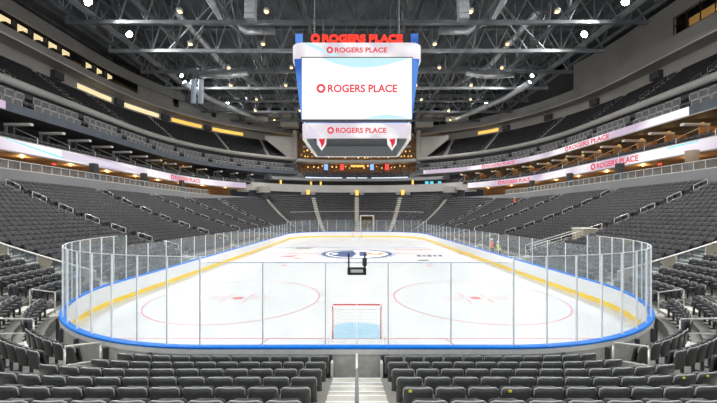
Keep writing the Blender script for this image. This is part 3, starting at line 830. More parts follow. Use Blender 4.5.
    for j in range(UB_N): sec += [(UB_O+.82*j, zup(j)), (UB_O+.82*(j+1), zup(j))]
    sec += [(UB_O+.82*UB_N, 20.0)]
    sweep(mb, sec, P(s, 2.0, 3.765)); struct('terrace_floor_upper_'+nm, mb, M['wall_dk'])
    mb = MB()
    for T in UA[1:-1]:
        for j in range(UB_N):
            x, y, nx, ny = pos(s, T, UB_O+.82*j); rz = math.atan2(nx, -ny)
            mb.box((x+nx*.4, y+ny*.4, zup(j)+.02), (.85, .8, .04), rz); mb.box((x-nx*.17, y-ny*.17, zup(j)-.3), (.85, .35, .6) if j else (.85, .35, .3), rz)
    struct('stairs_floor_upper_'+nm, mb, M['wall_lt'])
    for ai, T in enumerate(UA[1:-1]):
        for c, k in enumerate((.5, 3.2, 5.9, 8.6)):
            handrail(s, T, k, 1.7, f'grey looped handrail, {ordn(c+1)} up, {ordn(ai+1)} aisle of the {nm} upper tier', parts=False, wid=.5, zf=lambda kk, T: UB_Z+.6*kk, of=lambda kk: UB_O+.82*kk+.2, m=M['wall_lt'], group='upper tier handrails')
    # wall behind the upper tier, soffit, press level
    mb = MB(); sweep(mb, rect(38.9, 39.4, 26.5, 29.9), P(s, 2.0, 3.80)); struct('wall_'+nm+'_upper', mb, M['wall_taupe'])
    mb = MB(); sweep(mb, [(36.0, 29.8), (46, 29.8), (46, 31.1), (36.0, 31.1)], P(s, 2.0, 3.80)); struct('trim_press_'+nm, mb, M['wall_taupe'])
    mb = MB(); sweep(mb, rect(35.85, 36.05, 29.72, 29.9), P(s, 2.0, 3.80)); struct('trim_edge_'+nm, mb, M['rail_white'])
    # cream and amber strip windows under the soffit
    wins = [(2.995, 3.10, 'glow_cream'), (3.14, 3.255, 'glow_cream'), (3.30, 3.41, 'glow_amber'), (3.45, 3.57, 'glow_amber'), (3.69, 3.77, 'glow_amber')] if s < 0 else [(3.46, 3.54, 'glow_amber'), (3.70, 3.77, 'glow_amber')]
    for wi, (a, b, gm) in enumerate(wins):
        mb = MB(); sweep(mb, rect(38.82, 38.9, 28.2, 29.1), P(s, a, b)); struct(f'window_{nm}_{wi+1}', mb, M[gm])
    # doorways and boxes under the soffit
    mb = MB()
    for i, T in enumerate((TY(30), TY(34), TY(47.5), 3.12, 3.275, 3.43)):
        x, y, nx, ny = pos(s, T, 38.5); mb.box((x, y, 28.6), (.8, 1.8, 1.3), math.atan2(ny, nx))
    struct('trim_doorways_'+nm, mb, M['dark'])

# seats on the suite level and the balcony (stuff)
cl = []
for s in (-1, 1):
    for o, z in ((24.3, 12.35), (26.2, 12.9)):
        q = T2s(TY(14), o)
        while True:
            T = s2T(q, o)
            if T > TE+.05: break
            x, y, nx, ny = pos(s, T, o); cl.append((x, y, z, math.atan2(nx, -ny))); q += .75
    for o, z in ((26.2, 17.0), (27.9, 18.3)):
        q = T2s(TY(14), o)
        while True:
            T = s2T(q, o)
            if T > 3.74: break
            x, y, nx, ny = pos(s, T, o); cl.append((x, y, z-.05, math.atan2(nx, -ny))); q += .75
for r in range(4):
    o, z = 25.0+.9*r, 15.0+.42*r
    q, q1 = T2s(3.80, o), T2s(5, o)
    while q < q1:
        T = s2T(q, o)
        for s in (-1, 1):
            x, y, nx, ny = pos(s, T, o); cl.append((x, y, z, math.atan2(nx, -ny)))
        q += .8
seat_mass('lounge_chairs', cl, M['seat_club'], 'grey lounge chairs lining the suite boxes and the balcony', 'chairs', 1.25)

# ---- left press level: lit bays and shutters; right press level: grey wall with a lit window
s = -1
mb = MB(); sweep(mb, rect(36.0, 36.5, 33.2, 35.1), P(s, 2.0, 3.80)); struct('trim_press_top_left', mb, M['wall_taupe'])
mb = MB(); sweep(mb, rect(39.5, 40.0, 31.1, 33.3), P(s, 2.0, 3.80)); struct('wall_left_press', mb, M['brown'])
bay = 0
for i in range(9):
    y0 = 37.6+i*2.45
    if i == 5: continue
    bay += 1
    x, y, *_ = pos(s, TY(y0) if y0 < Y2 else s2T(T2s(3.0, 37)+y0-Y2, 37), 37.0)
    rz = 0 if y0 < Y2 else .12
    g = thing('press_bay', f'cream lit press box bay, {ordn(bay)} from the camera below the left roof edge', 'press box', (x, y, 31.1), 'left press boxes')
    MB().box((x-.3, y+.2, 32.3), (.12, 1.7, 1.3), rz).build('lit_panel', M['glow_cream'], g)
    MB().box((x-.1, y-1.0, 32.15), (.5, .35, 1.9), rz).build('side_fin', M['dark'], g)
    MB().box((x+.45, y+.0, 31.5), (.7, 1.3, .5), rz).build('desk', M['black'], g)
for i in range(4):
    a, b = 3.16+i*.145, 3.16+i*.145+.125
    mb = MB(); sweep(mb, rect(36.6, 36.8, 31.15, 33.2), P(s, a, b))
    tag(mb.build('roller_shutter', M['wall_lt']), f'taupe roller shutter, {ordn(i+1)} along the left press level beyond the lit bays', 'shutter', 'left roller shutters')
s = 1
YW = 71.0
mb = MB(); x, *_ = pos(1, 2.5, 36.2)
TW = 3.16
sweep(mb, rect(36.1, 36.6, 31.1, 37.6), P(s, TY(42.0), TW)); sweep(mb, rect(36.1, 36.6, 31.1, 32.4), P(s, 2.0, TY(42.0))); sweep(mb, rect(36.1, 36.6, 35.2, 37.6), P(s, 2.0, TY(42.0)))
struct('wall_right_press', mb, M['wall_taupe'])
mb = MB(); sweep(mb, rect(36.1, 36.5, 31.1, 32.2), P(s, TW, 3.80)); struct('trim_press_top_right', mb, M['wall_lt'])
mb = MB(); sweep(mb, rect(37.5, 37.7, 32.2, 38.5), P(s, TW, 3.80)); struct('wall_right_curtain', mb, M['wall_dk'])
win = thing('press_window', 'tall gridded window glowing amber in the grey wall at upper right', 'window', (*pos(1, TY(34), 36.2)[:2], 31.1))
mb = MB(); sweep(mb, rect(38.6, 38.7, 31.1, 35.2), P(1, TY(14), TY(42.0))); mb.build('lit_back', M['glow_wood'], win)
mb = MB()
for y in range(14, 43, 2): x, yy, *_ = pos(1, TY(min(42, y)), 36.2); mb.box((x, yy, 33.8), (.12, .12, 2.8))
for z in (32.45, 33.8, 35.15): sweep(mb, rect(36.15, 36.27, z-.05, z+.05), P(1, TY(14), TY(42)))
mb.build('window_frame', M['black'], win)
for i, z in enumerate((33.9, 34.9)):
    mb = MB(); sweep(mb, rect(38.2, 38.5, z, z+.18), P(1, TY(22+i*2), TY(38-i))); mb.build('lamp_strip', M['glow_amber'], win)

# ================================================================== FAR END DECKS
def farpath(T): return loopS(T, T)
mb = MB(); sweep(mb, [(20.2, 10.75), (27.5, 10.75), (27.5, 12.2), (20.8, 12.2), (20.8, 12.7), (20.2, 12.7)], farpath(TE)); struct('wall_back_fascia', mb, M['fascia'])
mb = MB(); sweep(mb, rect(21.2, 21.6, 8.6, 10.75), farpath(TE)); struct('wall_back_lower', mb, M['wall_dk'])
mb = MB(); sweep(mb, rect(27.0, 27.4, 12.2, 14.4), farpath(3.5)); struct('wall_back_lounge', mb, M['wall_dk'])
mb = MB(); sweep(mb, [(24.0, 14.3), (31, 14.3), (31, 17.0), (28.8, 17.0), (28.8, 16.2), (27, 16.2), (27, 15.0), (24.0, 15.0)], farpath(3.62)); struct('trim_deck_back', mb, M['wall_grey'])
mb = MB(); sweep(mb, rect(31, 31.4, 15, 20.2), farpath(3.7)); struct('wall_back_club', mb, M['bar_wood'])
mb = MB(); sweep(mb, rect(27.0, 33.5, 20.0, 20.8), farpath(3.767)); struct('beam_back', mb, M['wall_lt'])
mb = MB(); sweep(mb, rect(33.0, 33.5, 20.8, 30), farpath(3.767)); struct('wall_back_bar', mb, M['bar_wood'])
mb = MB(); sweep(mb, rect(29.0, 29.4, 24.6, 25.0), farpath(3.80)); sweep(mb, rect(30.0, 33, 28.2, 28.8), farpath(3.79)); struct('beam_back_upper', mb, M['wall_taupe'])
for i in range(8):
    for z_, o_ in ((23.2, 30.5), (18.8, 29.0)):
        x = -14+4*i; l = bpy.data.lights.new('bar_glow', 'POINT'); l.energy = 38; l.color = (1, .66, .36); l.shadow_soft_size = .3
        lo = bpy.data.objects.new('bar_glow', l); C.objects.link(lo); lo.location = (x, RL+o_-(abs(x)/17)**2*2.6, z_)
# white-blue lit ledges
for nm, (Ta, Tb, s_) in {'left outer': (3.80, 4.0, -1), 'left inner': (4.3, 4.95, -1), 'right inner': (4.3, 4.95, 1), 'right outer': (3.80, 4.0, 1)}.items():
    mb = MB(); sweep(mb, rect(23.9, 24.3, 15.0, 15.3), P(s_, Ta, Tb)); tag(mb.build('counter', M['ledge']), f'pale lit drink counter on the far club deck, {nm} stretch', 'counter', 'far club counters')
for i, (s_, T, m) in enumerate([(-1, 4.02, 'glow_blue'), (-1, 4.45, 'glow_red'), (1, 4.15, 'glow_blue'), (1, 3.96, 'glow_red')]):
    pass
px_signs = [(326, 'glow_blue', 'left blue'), (342, 'glow_red', 'left red'), (372, 'glow_blue', 'right blue'), (387, 'glow_red', 'right red')]
for px, m, nm in px_signs:
    d = RL-CAM_Y+26.5; x = (px-356.8)/FPX*d
    g = thing('club_sign', f'{nm} glowing panel hanging over the far club deck', 'sign', (x, RL+26.5, 17.8), 'far club signs')
    MB().bbox((x, RL+26.5, 18.6), (1.1, .12, 1.7), .05).build('lit_panel', M[m], g)
    MB().tube([(x, RL+26.5, 19.4), (x, RL+27.2, 20.05)], .03, 5).build('hanger', M['black'], g)
tag(MB().bbox((.2, RL+27.1, 19.0), (4.0, .2, .6), .05).build('bar_canopy_light', M['glow_amber']), 'amber light strip in the middle over the far club deck', 'light')
# warm lamps in far bars
n = 0
for row, (o, z, cnt, w) in enumerate(((31.5, 22.4, 34, 17.0), (32.2, 23.8, 30, 16.5), (30.0, 19.0, 22, 15.0))):
    for i in range(cnt):
        x = -w+2*w*(i+.5)/cnt+random.uniform(-.25, .25); y = RL+o+random.uniform(-.4, .2)-.3*(o > 31)-(abs(x)/17)**2*2.6; zz = z+random.uniform(-.35, .35)
        n += 1
        m = MB(); r = random.uniform(.16, .28); m.lathe([(.03, r*1.6), (r*.6, r), (r, 0), (r*.6, -r*.5), (.02, -r*.6)], (x, y, zz), 8)
        tag(m.build('bar_lamp', M['glow_warm'] if i % 3 else M['glow_amber']), f'small warm lamp over the far bar, {ordn(i+1)} from left, {ORD[row]} row', 'lamp', 'far bar lamps')
for px, py in ((253.5, 178), (279, 180), (310, 182), (320, 182), (414, 181)):
    T_d = 92.0 if 300 < px < 410 else 88.0
    x = (px-356.8)/FPX*T_d; y = CAM_Y+T_d+2.0
    g = thing('column_lamp', f'amber column lamp in the far lounge at {["far left", "left", "left of centre", "centre-left", "right"][[253.5, 279, 310, 320, 414].index(px)]}', 'lamp', (x, y, 12.9), 'far lounge lamps')
    MB().lathe([(.28, 12.9), (.28, 14.1)], (x, y, 0), 10).build('shade', M['glow_amber'], g)
    MB().lathe([(.34, 12.75), (.34, 12.9)], (x, y, 0), 10).build('base', M['black'], g)
for i, px in enumerate((428, 433, 441, 449)):
    dd = 90.0; x = (px-356.8)/FPX*dd; y = CAM_Y+dd+1.5
    g = thing('lounge_screen', f'teal screen in the far right lounge, {ordn(i+1)} from left', 'screen', (x, y, 12.9), 'far lounge screens')
    MB().bbox((x, y, 13.55), (.95, .06, .75), .02).build('display', M['glow_teal'], g)
    MB().bbox((x, y+.08, 13.3), (.2, .08, .9), .02).build('stand', M['black'], g)
# concrete end walls of the upper tier
for s in (-1, 1):
    mb = MB(); y = RL+27.2
    poly = [(s*17.9, y, 16.6), (s*17.9, y, 27.5), (s*26.5, y-2.24, 27.5), (s*26.5, y-2.24, 26.5), (s*19.7, y-.47, 21.0), (s*19.1, y-.31, 16.6)]
    mb.prism(poly, (0, 1.0, 0)); struct('wall_back_wedge_'+SIDE[s], mb, M['wall_lt'])
    mb = MB(); mb.box((s*18.2, y+.3, 22.0), (1.0, 1.6, 15.0)); struct('column_wall_'+SIDE[s], mb, M['wall_taupe'])
    # upper grey bridge boxes
    mb = MB(); mb.box((s*23.5, RL+25.5, 33.4), (13, 3.0, 1.8)); mb.box((s*19.5, RL+26, 31.3), (5, 2.5, 2.6)); mb.box((s*28, RL+22, 31.3), (6, 2.5, 1.2), s*-.35); struct('beam_bridge_'+SIDE[s], mb, M['wall_taupe'])
# stair-head gates on the far fascia
for px in (309, 357, 402):
    x = (px-356.8)/FPX*90; yg = RL+(19.4 if px == 357 else 18.3)
    g = thing('stair_gate', f'amber lit gateway at the head of the far stand, {({309: "left", 357: "middle", 402: "right"})[px]} of three', 'gateway', (x, yg, 9.4), 'far stair gateways')
    MB().box((x, yg, 10.6), (.9, .2, 1.4)).build('lit_panel', M['glow_amber'], g)
    for sx in (-1, 1): MB().box((x+sx*1.3, yg-.1, 10.4), (1.2, .3, .7)).build('side_panel', M['wall_grey'], g)
for s in (-1, 1):
    x, y, nx, ny = pos(s, TE+.06, 19.5)
    mb = MB(); mb.box((x, y, 10.9), (3.2, 2.2, 1.5), math.atan2(ny, nx)); struct('trim_corner_'+SIDE[s], mb, M['wall_taupe'])

# outer walls, ceiling
for s in (-1, 1):
    mb = MB(); sweep(mb, rect(46.0, 46.6, 6, 42), P(s, 1.6, 4.3)); struct('wall_'+SIDE[s]+'_outer', mb, M['wall_dk'])
mb = MB(); sweep(mb, rect(44.0, 44.6, 6, 42), farpath(4.0)); struct('wall_back', mb, M['wall_dk'])
mb = MB(); mb.box((0, 37, 41.3), (125, 146, .6))
for i in range(39): mb.box((-60+i*3.1, 37, 40.7), (.5, 144, .7), 0, 0)
struct('ceiling', mb, M['roof'])

# ================================================================== ROOF STEEL
def truss(a, b, z0, z1, label, group, nb, r=.22, m='truss', mlow=None):
    a, b = Vector(a), Vector(b)
    g = thing('roof_truss', label, 'truss', (a.x, a.y, z0), group)
    Z0, Z1 = Vector((0, 0, z0)), Vector((0, 0, z1)); side = (b-a).normalized().cross(Vector((0, 0, 1)))*.7
    mb = MB()
    for sd in (-1, 1): mb.obox(a+Z1+side*sd-Vector((0, 0, r)), b-a, side.normalized()*r*1.6, (0, 0, r*2))
    mb.build('top_chord', M[m], g)
    mb = MB(); mb.obox(a+Z0-side*.3-Vector((0, 0, r)), b-a, side*.6, (0, 0, r*2)); mb.build('bottom_chord', M[mlow or m], g)
    mb = MB()
    for i in range(nb):
        p, q, h = a.lerp(b, i/nb), a.lerp(b, (i+1)/nb), a.lerp(b, (i+.5)/nb)
        mb.tube([p+Z0, h+Z1+side], r*.45, 5); mb.tube([h+Z1-side, q+Z0], r*.45, 5); mb.tube([p+Z0, p+Z1], r*.35, 4)
    mb.build('webbing', M['truss_lt' if nb % 2 else m], g)
    return g
for i, d in enumerate((38, 46, 54, 62, 70, 78, 86, 94, 102)):
    y = d+CAM_Y; w = 40.5
    truss((-w, y, 0), (w, y, 0), 31.5, 35.5, f'dark steel roof truss spanning side to side, {ordn(i+1)} from the camera', 'cross trusses', 23 if i % 2 == 0 else 22, .24, 'truss', 'truss_lt' if i in (2, 4) else None)
for i, x in enumerate((-40, -29, -18, -7, 7, 18, 29, 40)):
    truss((x, 16, 0), (x, 100, 0), 32.6, 37.5, f'dark steel roof truss running lengthwise, {ordn(i+1)} from left', 'lengthwise trusses', 18 if i % 2 else 17, .20)
# ties: slim rods fanning in the roof
for s in (-1, 1):
    for i, (p0, p1) in enumerate((((31, 45, 31.8), (18, 37, 36.5)), ((28, 45, 31.8), (18, 37, 36.2)), ((19, 45, 31.8), (18, 37, 36.5)), ((40, 53, 31.6), (30, 45, 36)), ((34, 53, 31.8), (22, 61, 36)))):
        a, b = Vector((s*p0[0], p0[1], p0[2])), Vector((s*p1[0], p1[1], p1[2]))
        tag(MB().tube([a, b], .11, 6).build('roof_tie', M['truss_lt']), f'slim grey tie rod, {ordn(i+1)} of five in the {SIDE[s]} roof steel', 'tie rod', f'{SIDE[s]} roof ties')
# ducts
def duct(pts, r, label):
    g = thing('air_duct', label, 'duct', pts[0])
    MB().tube(pts, r, 12).build('duct_body', M['duct'], g, True)
    for p, q in zip(pts[:-1], pts[1:]):
        n = max(1, int((Vector(q)-Vector(p)).length/5))
        for i in range(1, n):
            c = Vector(p).lerp(Vector(q), i/n); e = (Vector(q)-Vector(p)).normalized()*.12
            MB().tube([c-e, c+e], r*1.1, 12).build('flange', M['truss_lt'], g, True)
for s in (-1, 1):
    nm = SIDE[s]
    duct([(s*34, 56, 30.6), (s*33, 64, 30.6), (s*29.5, 74, 30.6), (s*27, 80, 30.6)], .6, f'long silver air duct below the {nm} roof steel')
    duct([(s*27, 40, 35), (s*27, 58, 35), (s*22, 70, 35)], .5, f'upper silver duct inside the {nm} roof steel')
    duct([(s*13, 43, 33.8), (s*17, 41.5, 33.0), (s*20, 39.5, 33.8), (s*20.5, 35, 35)], .6, f'curved silver duct elbow high on the {nm} near the scoreboard')
    duct([(s*20, 51, 30.5), (s*24, 52, 30.3), (s*29, 52, 30.6)], .45, f'short pale duct crossing the {nm} roof steel')
# catwalks with floodlights
for s in (-1, 1):
    nm = SIDE[s]; X = s*36.7
    g = thing('catwalk', f'pale steel catwalk carrying floodlights along the {nm} roof', 'catwalk', (X, 20, 32.2))
    MB().box((X, 40.5, 32.3), (1.2, 49, .12)).build('walkway', M['truss_lt'], g)
    mb = MB()
    for sx in (-.6, .6):
        mb.box((X+sx, 40.5, 33.3), (.05, 49, .05)); mb.box((X+sx, 40.5, 32.8), (.04, 49, .04))
    mb.build('guard_rail', M['truss_lt'], g)
    for i in range(17): MB().box((X-s*.6, 16.5+i*3.0, 32.8), (.05, .05, 1.0)).build('rail_post', M['truss_lt'], g)
LIGHT_E = 2250; NEAR_FILL_E = 520
for s in (-1, 1):
    nm = SIDE[s]
    ys = [4, 10, 16, 22, 28, 34, 41.8, 57, 73]
    for i, y in enumerate(ys):
        X = s*(35.2 if y < 70 else 32.3); z = 32.6
        g = thing('floodlight', f'bright white floodlight, {ordn(i+1)} from the camera on the {nm} catwalk', 'floodlight', (X, y, z), f'{nm} floodlights')
        aim = (Vector((-s*2, y*.75+8, 0))-Vector((X, y, z))).normalized()
        sd = aim.cross(Vector((0, 0, 1))).normalized(); up = sd.cross(aim)
        c = Vector((X, y, z))
        mb = MB(); big = 1.35 if i in (5, 6, 8) else 1.0; rings = [(.16*big, -.45), (.38*big, -.1), (.42*big, .05)]
        mb.tube([c+aim*t for _, t in rings], [r for r, _ in rings], 12); mb.build('housing', M['truss_lt'], g, True)
        mb = MB(); mb.tube([c+aim*.06, c+aim*.08], .37*big, 14); mb.build('lens', M['glow_white'], g)
        mb = MB(); mb.tube([c-sd*.5, c-sd*.5+Vector((0, 0, .7)), c+sd*.5+Vector((0, 0, .7)), c+sd*.5], .04, 5); mb.build('yoke', M['truss'], g)
        l = bpy.data.lights.new('flood', 'AREA'); l.shape = 'DISK'; l.size = 1.2; l.energy = LIGHT_E*(2.1 if y > 50 else .72); l.color = (1, .985, .96); l.spread = 2.0
        lo = bpy.data.objects.new('flood', l); C.objects.link(lo); lo.location = c+aim*.35
        lo.rotation_euler = aim.to_track_quat('-Z', 'Y').to_euler()
# house lights inside the roof steel: bowl fixtures that light stands and roof
k = 0
for iy, d in enumerate((30, 42, 50, 58, 66, 74, 82, 90)):
    for ix, x in enumerate((-24, -13, 13, 24)):
        y = d+CAM_Y; z = 30.6; k += 1
        x2 = x+(1.5 if iy % 2 else -1.2)
        g = thing('house_light', f'small amber house light under the roof, {ordn(ix+1)} from left in {ordn(iy+1)} row', 'light', (x2, y, z), 'house lights')
        MB().lathe([(.12, z+.5), (.34, z+.3), (.38, z)], (x2, y, 0), 10).build('shade', M['truss_lt'], g, True)
        MB().lathe([(.05, z+.02), (.26, z), (.30, z-.12), (.1, z-.25)], (x2, y, 0), 10).build('bulb', M['glow_warm'], g, True)
        MB().tube([(x2, y, z+.5), (x2, y, 33)], .03, 5).build('stem', M['truss'], g)
        l = bpy.data.lights.new('house', 'SPOT'); l.energy = 900; l.color = (1, .96, .90); l.shadow_soft_size = .4; l.spot_size = 2.6; l.spot_blend = .6
        lo = bpy.data.objects.new('house', l); C.objects.link(lo); lo.location = (x2, y, z-.6)
        l2 = bpy.data.lights.new('bulb_spill', 'POINT'); l2.energy = 110; l2.color = (1, .93, .84); l2.shadow_soft_size = .3
        lo = bpy.data.objects.new('bulb_spill', l2); C.objects.link(lo); lo.location = (x2, y, z-.5)
# unseen fill lights added above the near stand to brighten it
k = 0
for y in (-27, -18, -9):
    for x in (-26, -16, -5.5, 5.5, 16, 25.4):
        k += 1; z = 29.5
        g = thing('near_fill_light', f'added square fill light over the near stand, {ordn(k)} of its rows', 'light', (x, y, z), 'near fill lights')
        MB().bbox((x, y, z+.2), (.9, .9, .3), .05).build('housing', M['truss_lt'], g)
        MB().bbox((x, y, z+.03), (.75, .75, .04), .01).build('lens', M['glow_white'], g)
        MB().tube([(x, y, z+.3), (x, y, 40.34)], .04, 5).build('stem', M['truss'], g)
        l = bpy.data.lights.new('near_fill_light', 'AREA'); l.size = .8; l.energy = NEAR_FILL_E; l.color = (1, .985, .96)
        lo = bpy.data.objects.new('near_fill_light', l); C.objects.link(lo); lo.location = (x, y, z-.05)
        lo.rotation_euler = (Vector((-x*.35, -1-y*.6, -28))).to_track_quat('-Z', 'Y').to_euler()
# line-array speakers beside the scoreboard
for s in (-1, 1):
    x, y = s*11.6, 27.0
    g = thing('speaker_array', f'grey hanging loudspeaker column above the {SIDE[s]} of the scoreboard', 'loudspeaker', (x, y, 25.6))
    for i in range(7):
        z = 25.9+i*.62; MB().bbox((x, y+.03*i*i*.5-.2, z+.28), (1.1, .9, .58), .04).build('cabinet', M['speaker'], g)
    MB().tube([(x, y+.3, 30), (x, y+.3, 33)], .08, 6).build('hanger', M['truss'], g)
# two pale banners on the left
for i in range(2):
    x = -31.3+i*1.4; y = 54; z0 = 26.0
    g = thing('roof_banner', f'{("left", "right")[i]} of two pale blue banners hanging below the left roof', 'banner', (x, y, z0), 'roof banners')
    mb = MB(); vs = []; fs = []
    for j in range(9):
        for ii in range(4): vs.append((x-.53+ii*.353, y+.05*math.sin(ii*2+j*.3), z0+j*.575))
    fs = [(j*4+ii, j*4+ii+1, (j+1)*4+ii+1, (j+1)*4+ii) for j in range(8) for ii in range(3)]
    mb.add(vs, fs); b = mb.build('cloth', M['banner'], g, True); md = b.modifiers.new('thickness', 'SOLIDIFY'); md.thickness = .03
    MB().tube([(x-.6, y, z0+4.6), (x+.6, y, z0+4.6)], .06, 6).build('pole', M['steel'], g)
    for sx in (-.5, .5): MB().tube([(x+sx, y, z0+4.6), (x+sx, y, 32.6)], .02, 5).build('hanger', M['truss'], g)

# ================================================================== SCOREBOARD
YC = RL/2; 
sb = thing('scoreboard', 'huge white screened scoreboard hanging over centre ice', 'scoreboard', (0, YC, 12.4))
def rrect(hw_, hd, r, n=5):
    pts = []
    for cx, cy_, a0 in ((hw_-r, hd-r, 0), (-hw_+r, hd-r, PI/2), (-hw_+r, -hd+r, PI), (hw_-r, -hd+r, 1.5*PI)):
        for i in range(n+1):
            a = a0+PI/2*i/n; pts.append((cx+r*math.cos(a), cy_+r*math.sin(a)))
    return pts
def ringband(mb, hw0, hd0, z0, hw1, hd1, z1, r, mi=0, cap=True):
    a, b = rrect(hw0, hd0, r), rrect(hw1, hd1, r); n = len(a)
    vs = [(x, YC+y, z0) for x, y in a]+[(x, YC+y, z1) for x, y in b]
    fs = [(i, (i+1) % n, n+(i+1) % n, n+i) for i in range(n)]
    if cap: fs += [tuple(range(n))[::-1], tuple(range(n, 2*n))]
    mb.add(vs, fs, mi)
HD = 6.5
mb = MB(); ringband(mb, 6.62, HD, 20.52, 6.62, HD, 22.0, 1.1); mb.build('upper_band', M['led_pink'], sb)
mb = MB(); ringband(mb, 5.68, 5.65, 12.62, 5.72, 5.65, 14.15, .6, cap=False); mb.build('lower_band', M['led_pink'], sb)
mb = MB(); ringband(mb, 5.35, 5.45, 12.66, 5.35, 5.45, 14.1, .5, cap=False); mb.build('band_lining', M['screen_grey'], sb)
mb = MB(); a_, b_ = rrect(5.70, 5.67, .6), rrect(5.30, 5.40, .5); n_ = len(a_)
mb.add([(x, YC+y, 12.60) for x, y in a_]+[(x, YC+y, 12.60) for x, y in b_], [(i, (i+1) % n_, n_+(i+1) % n_, n_+i) for i in range(n_)]); mb.build('lower_rim', M['rail_white'], sb)
mb = MB(); ringband(mb, 6.2, HD-.35, 22.0, 6.2, HD-.35, 23.1, .8); mb.build('top_housing', M['black'], sb)
mb = MB(); ringband(mb, 5.4, 5.5, 14.15, 6.2, 6.2, 20.52, .5); mb.build('core', M['led_blue'], sb)
for sy, yo in ((-1, YC-HD+.05),):
    pass
# four screens
zc0, zc1 = 14.28, 20.42
scr = MB().box((0, YC-HD+.15, (zc0+zc1)/2), (11.0, .5, zc1-zc0)).build('screen', M['led_screen'], sb)
MB().box((0, YC+HD-.15, (zc0+zc1)/2), (11.0, .5, zc1-zc0)).build('screen', M['led_screen'], sb)
for sx in (-1, 1): MB().prism([(sx*5.2, YC-5.0, zc0), (sx*5.52, YC-5.0, zc0), (sx*6.15, YC-5.0, zc1), (sx*5.2, YC-5.0, zc1)], (0, 10.0, 0)).build('screen', M['led_screen'], sb)
mb = MB()
mb.box((0, YC-HD+.2, 14.2), (11.2, .55, .14)); mb.box((0, YC-HD+.2, 20.47), (11.2, .55, .12)); mb.build('screen_frame', M['dark'], sb)
# corner blue wedge screens, tapering down
for sx in (-1, 1):
    for sy in (-1, 1):
        f = YC+sy*HD
        mb = MB(); mb.prism([(sx*5.5, f-sy*.1, zc0-.1), (sx*5.58, f-sy*.1, zc0-.1), (sx*6.35, f-sy*.25, zc1+.05), (sx*5.5, f-sy*.1, zc1+.05)], (0, -sy*1.0, 0)); mb.build('corner_screen', M['led_blue'], sb)
        mb = MB(); mb.box((sx*5.85, f-sy*.28, 22.5), (.75, .1, 1.05)); mb.build('corner_screen', M['led_blue'], sb)
# lettering and graphics on the front
yf = YC-HD
def put(parent, L, H, x, y, z, m, bold=False, ring=1.25):
    mb = MB(); wordmark(mb, lambda u, v: (x+u, y, z+v), L, H, 0, bold, ring)
    o = mb.build('lettering', m, parent); md = o.modifiers.new('depth', 'SOLIDIFY'); md.thickness = .02; return o
D1 = yf-.10-CAM_Y
o = put(scr, 8.1, .80, 0, yf-.13, 17.35, M['led_red'], False, 1.15)
put(sb, 6.1, .52, .0, yf-.03, 21.25, M['led_red'], False, 1.3)
put(sb, 6.1, .55, .0, YC-5.68-.05, 13.38, M['led_red'], False, 1.3)
o = put(sb, 9.3, .80, .0, yf+.18, 22.55, M['sign_red'], True, 1.15); o.name = 'roof_lettering'; o.modifiers['depth'].thickness = .15
def swoosh(pts, m, y):
    mb = MB(); mb.add([(x, y, z) for x, z in pts], [tuple(range(len(pts)))]); mb.build('screen_graphic', m, scr)
swoosh([(-3.6, 20.40)]+[(-3.6+8.9*t, 20.40-1.1*math.sin(PI*t)**.9*(1-.25*t)) for t in [i/14 for i in range(1, 14)]]+[(5.3, 20.40)], M['led_cyan'], yf-.105)
swoosh([(.6, 14.3)]+[(.6+4.9*t, 14.3+.42*math.sin(PI*t)) for t in [i/10 for i in range(1, 10)]]+[(5.5, 14.3)], M['led_cyan'], yf-.105)
for z_, y_, w_, mm in ((21.25, yf-.012, 6.2, 'led_cyan'),):
    mb = MB(); pts = [(-5.3, 21.95)]+[(-5.3+3.4*t, 21.95-1.2*t**1.3) for t in [i/8 for i in range(1, 9)]]+[(-2.6+0*1, 21.05)]+[(-1.9-3.2*t, 20.8+1.1*t**.9) for t in (.25, .5, .75)]
    mb.add([(-5.4, y_, 21.95), (-4.6, y_, 21.95), (-3.4, y_, 21.4), (-1.6, y_, 20.62), (-2.6, y_, 20.66), (-4.0, y_, 21.3)], [(0, 1, 2, 3, 4, 5)]); mb.build('band_graphic', M['led_cyan'], sb)
for tri in ([(-5.0, 14.0), (-3.6, 12.7), (-5.0, 12.7)], [(2.6, 14.1), (5.0, 14.1), (5.0, 12.9)]):
    mb = MB(); mb.add([(x, yf+.82, z) for x, z in tri], [(0, 1, 2)]); mb.build('band_graphic', M['led_lilac'], sb)
# underside: two shield emblems hanging in the hollow below the core
for sx in (-1, 1):
    x = sx*3.85; y0 = YC-3.6
    e = MB().prism([(x-.55, y0, 13.15), (x+.55, y0, 13.15), (x+.5, y0, 12.4), (x, y0, 11.7), (x-.5, y0, 12.4)], (0, .1, 0)).build('underside_emblem', M['led_pink'], sb)
    MB().prism([(x-.32, y0-.03, 12.95), (x+.38, y0-.03, 13.0), (x+.3, y0-.03, 12.5), (x, y0-.03, 12.0), (x-.1, y0-.03, 12.5)], (0, .03, 0)).build('emblem_mark', M['led_red'], e)
    MB().box((x, y0+.08, 13.7), (.1, .1, 1.0)).build('emblem_hanger', M['dark'], sb)
MB().box((0, YC, 14.1), (10.6, 10.8, .1)).build('underside_plate', M['dark'], sb)
for sx in (-1, 1):
    for sy in (-1, 1): MB().tube([(sx*4.5, YC+sy*4.5, 23.0), (sx*4.5, YC+sy*4.5, 32.6)], .07, 6).build('hoist_cable', M['truss'], sb)

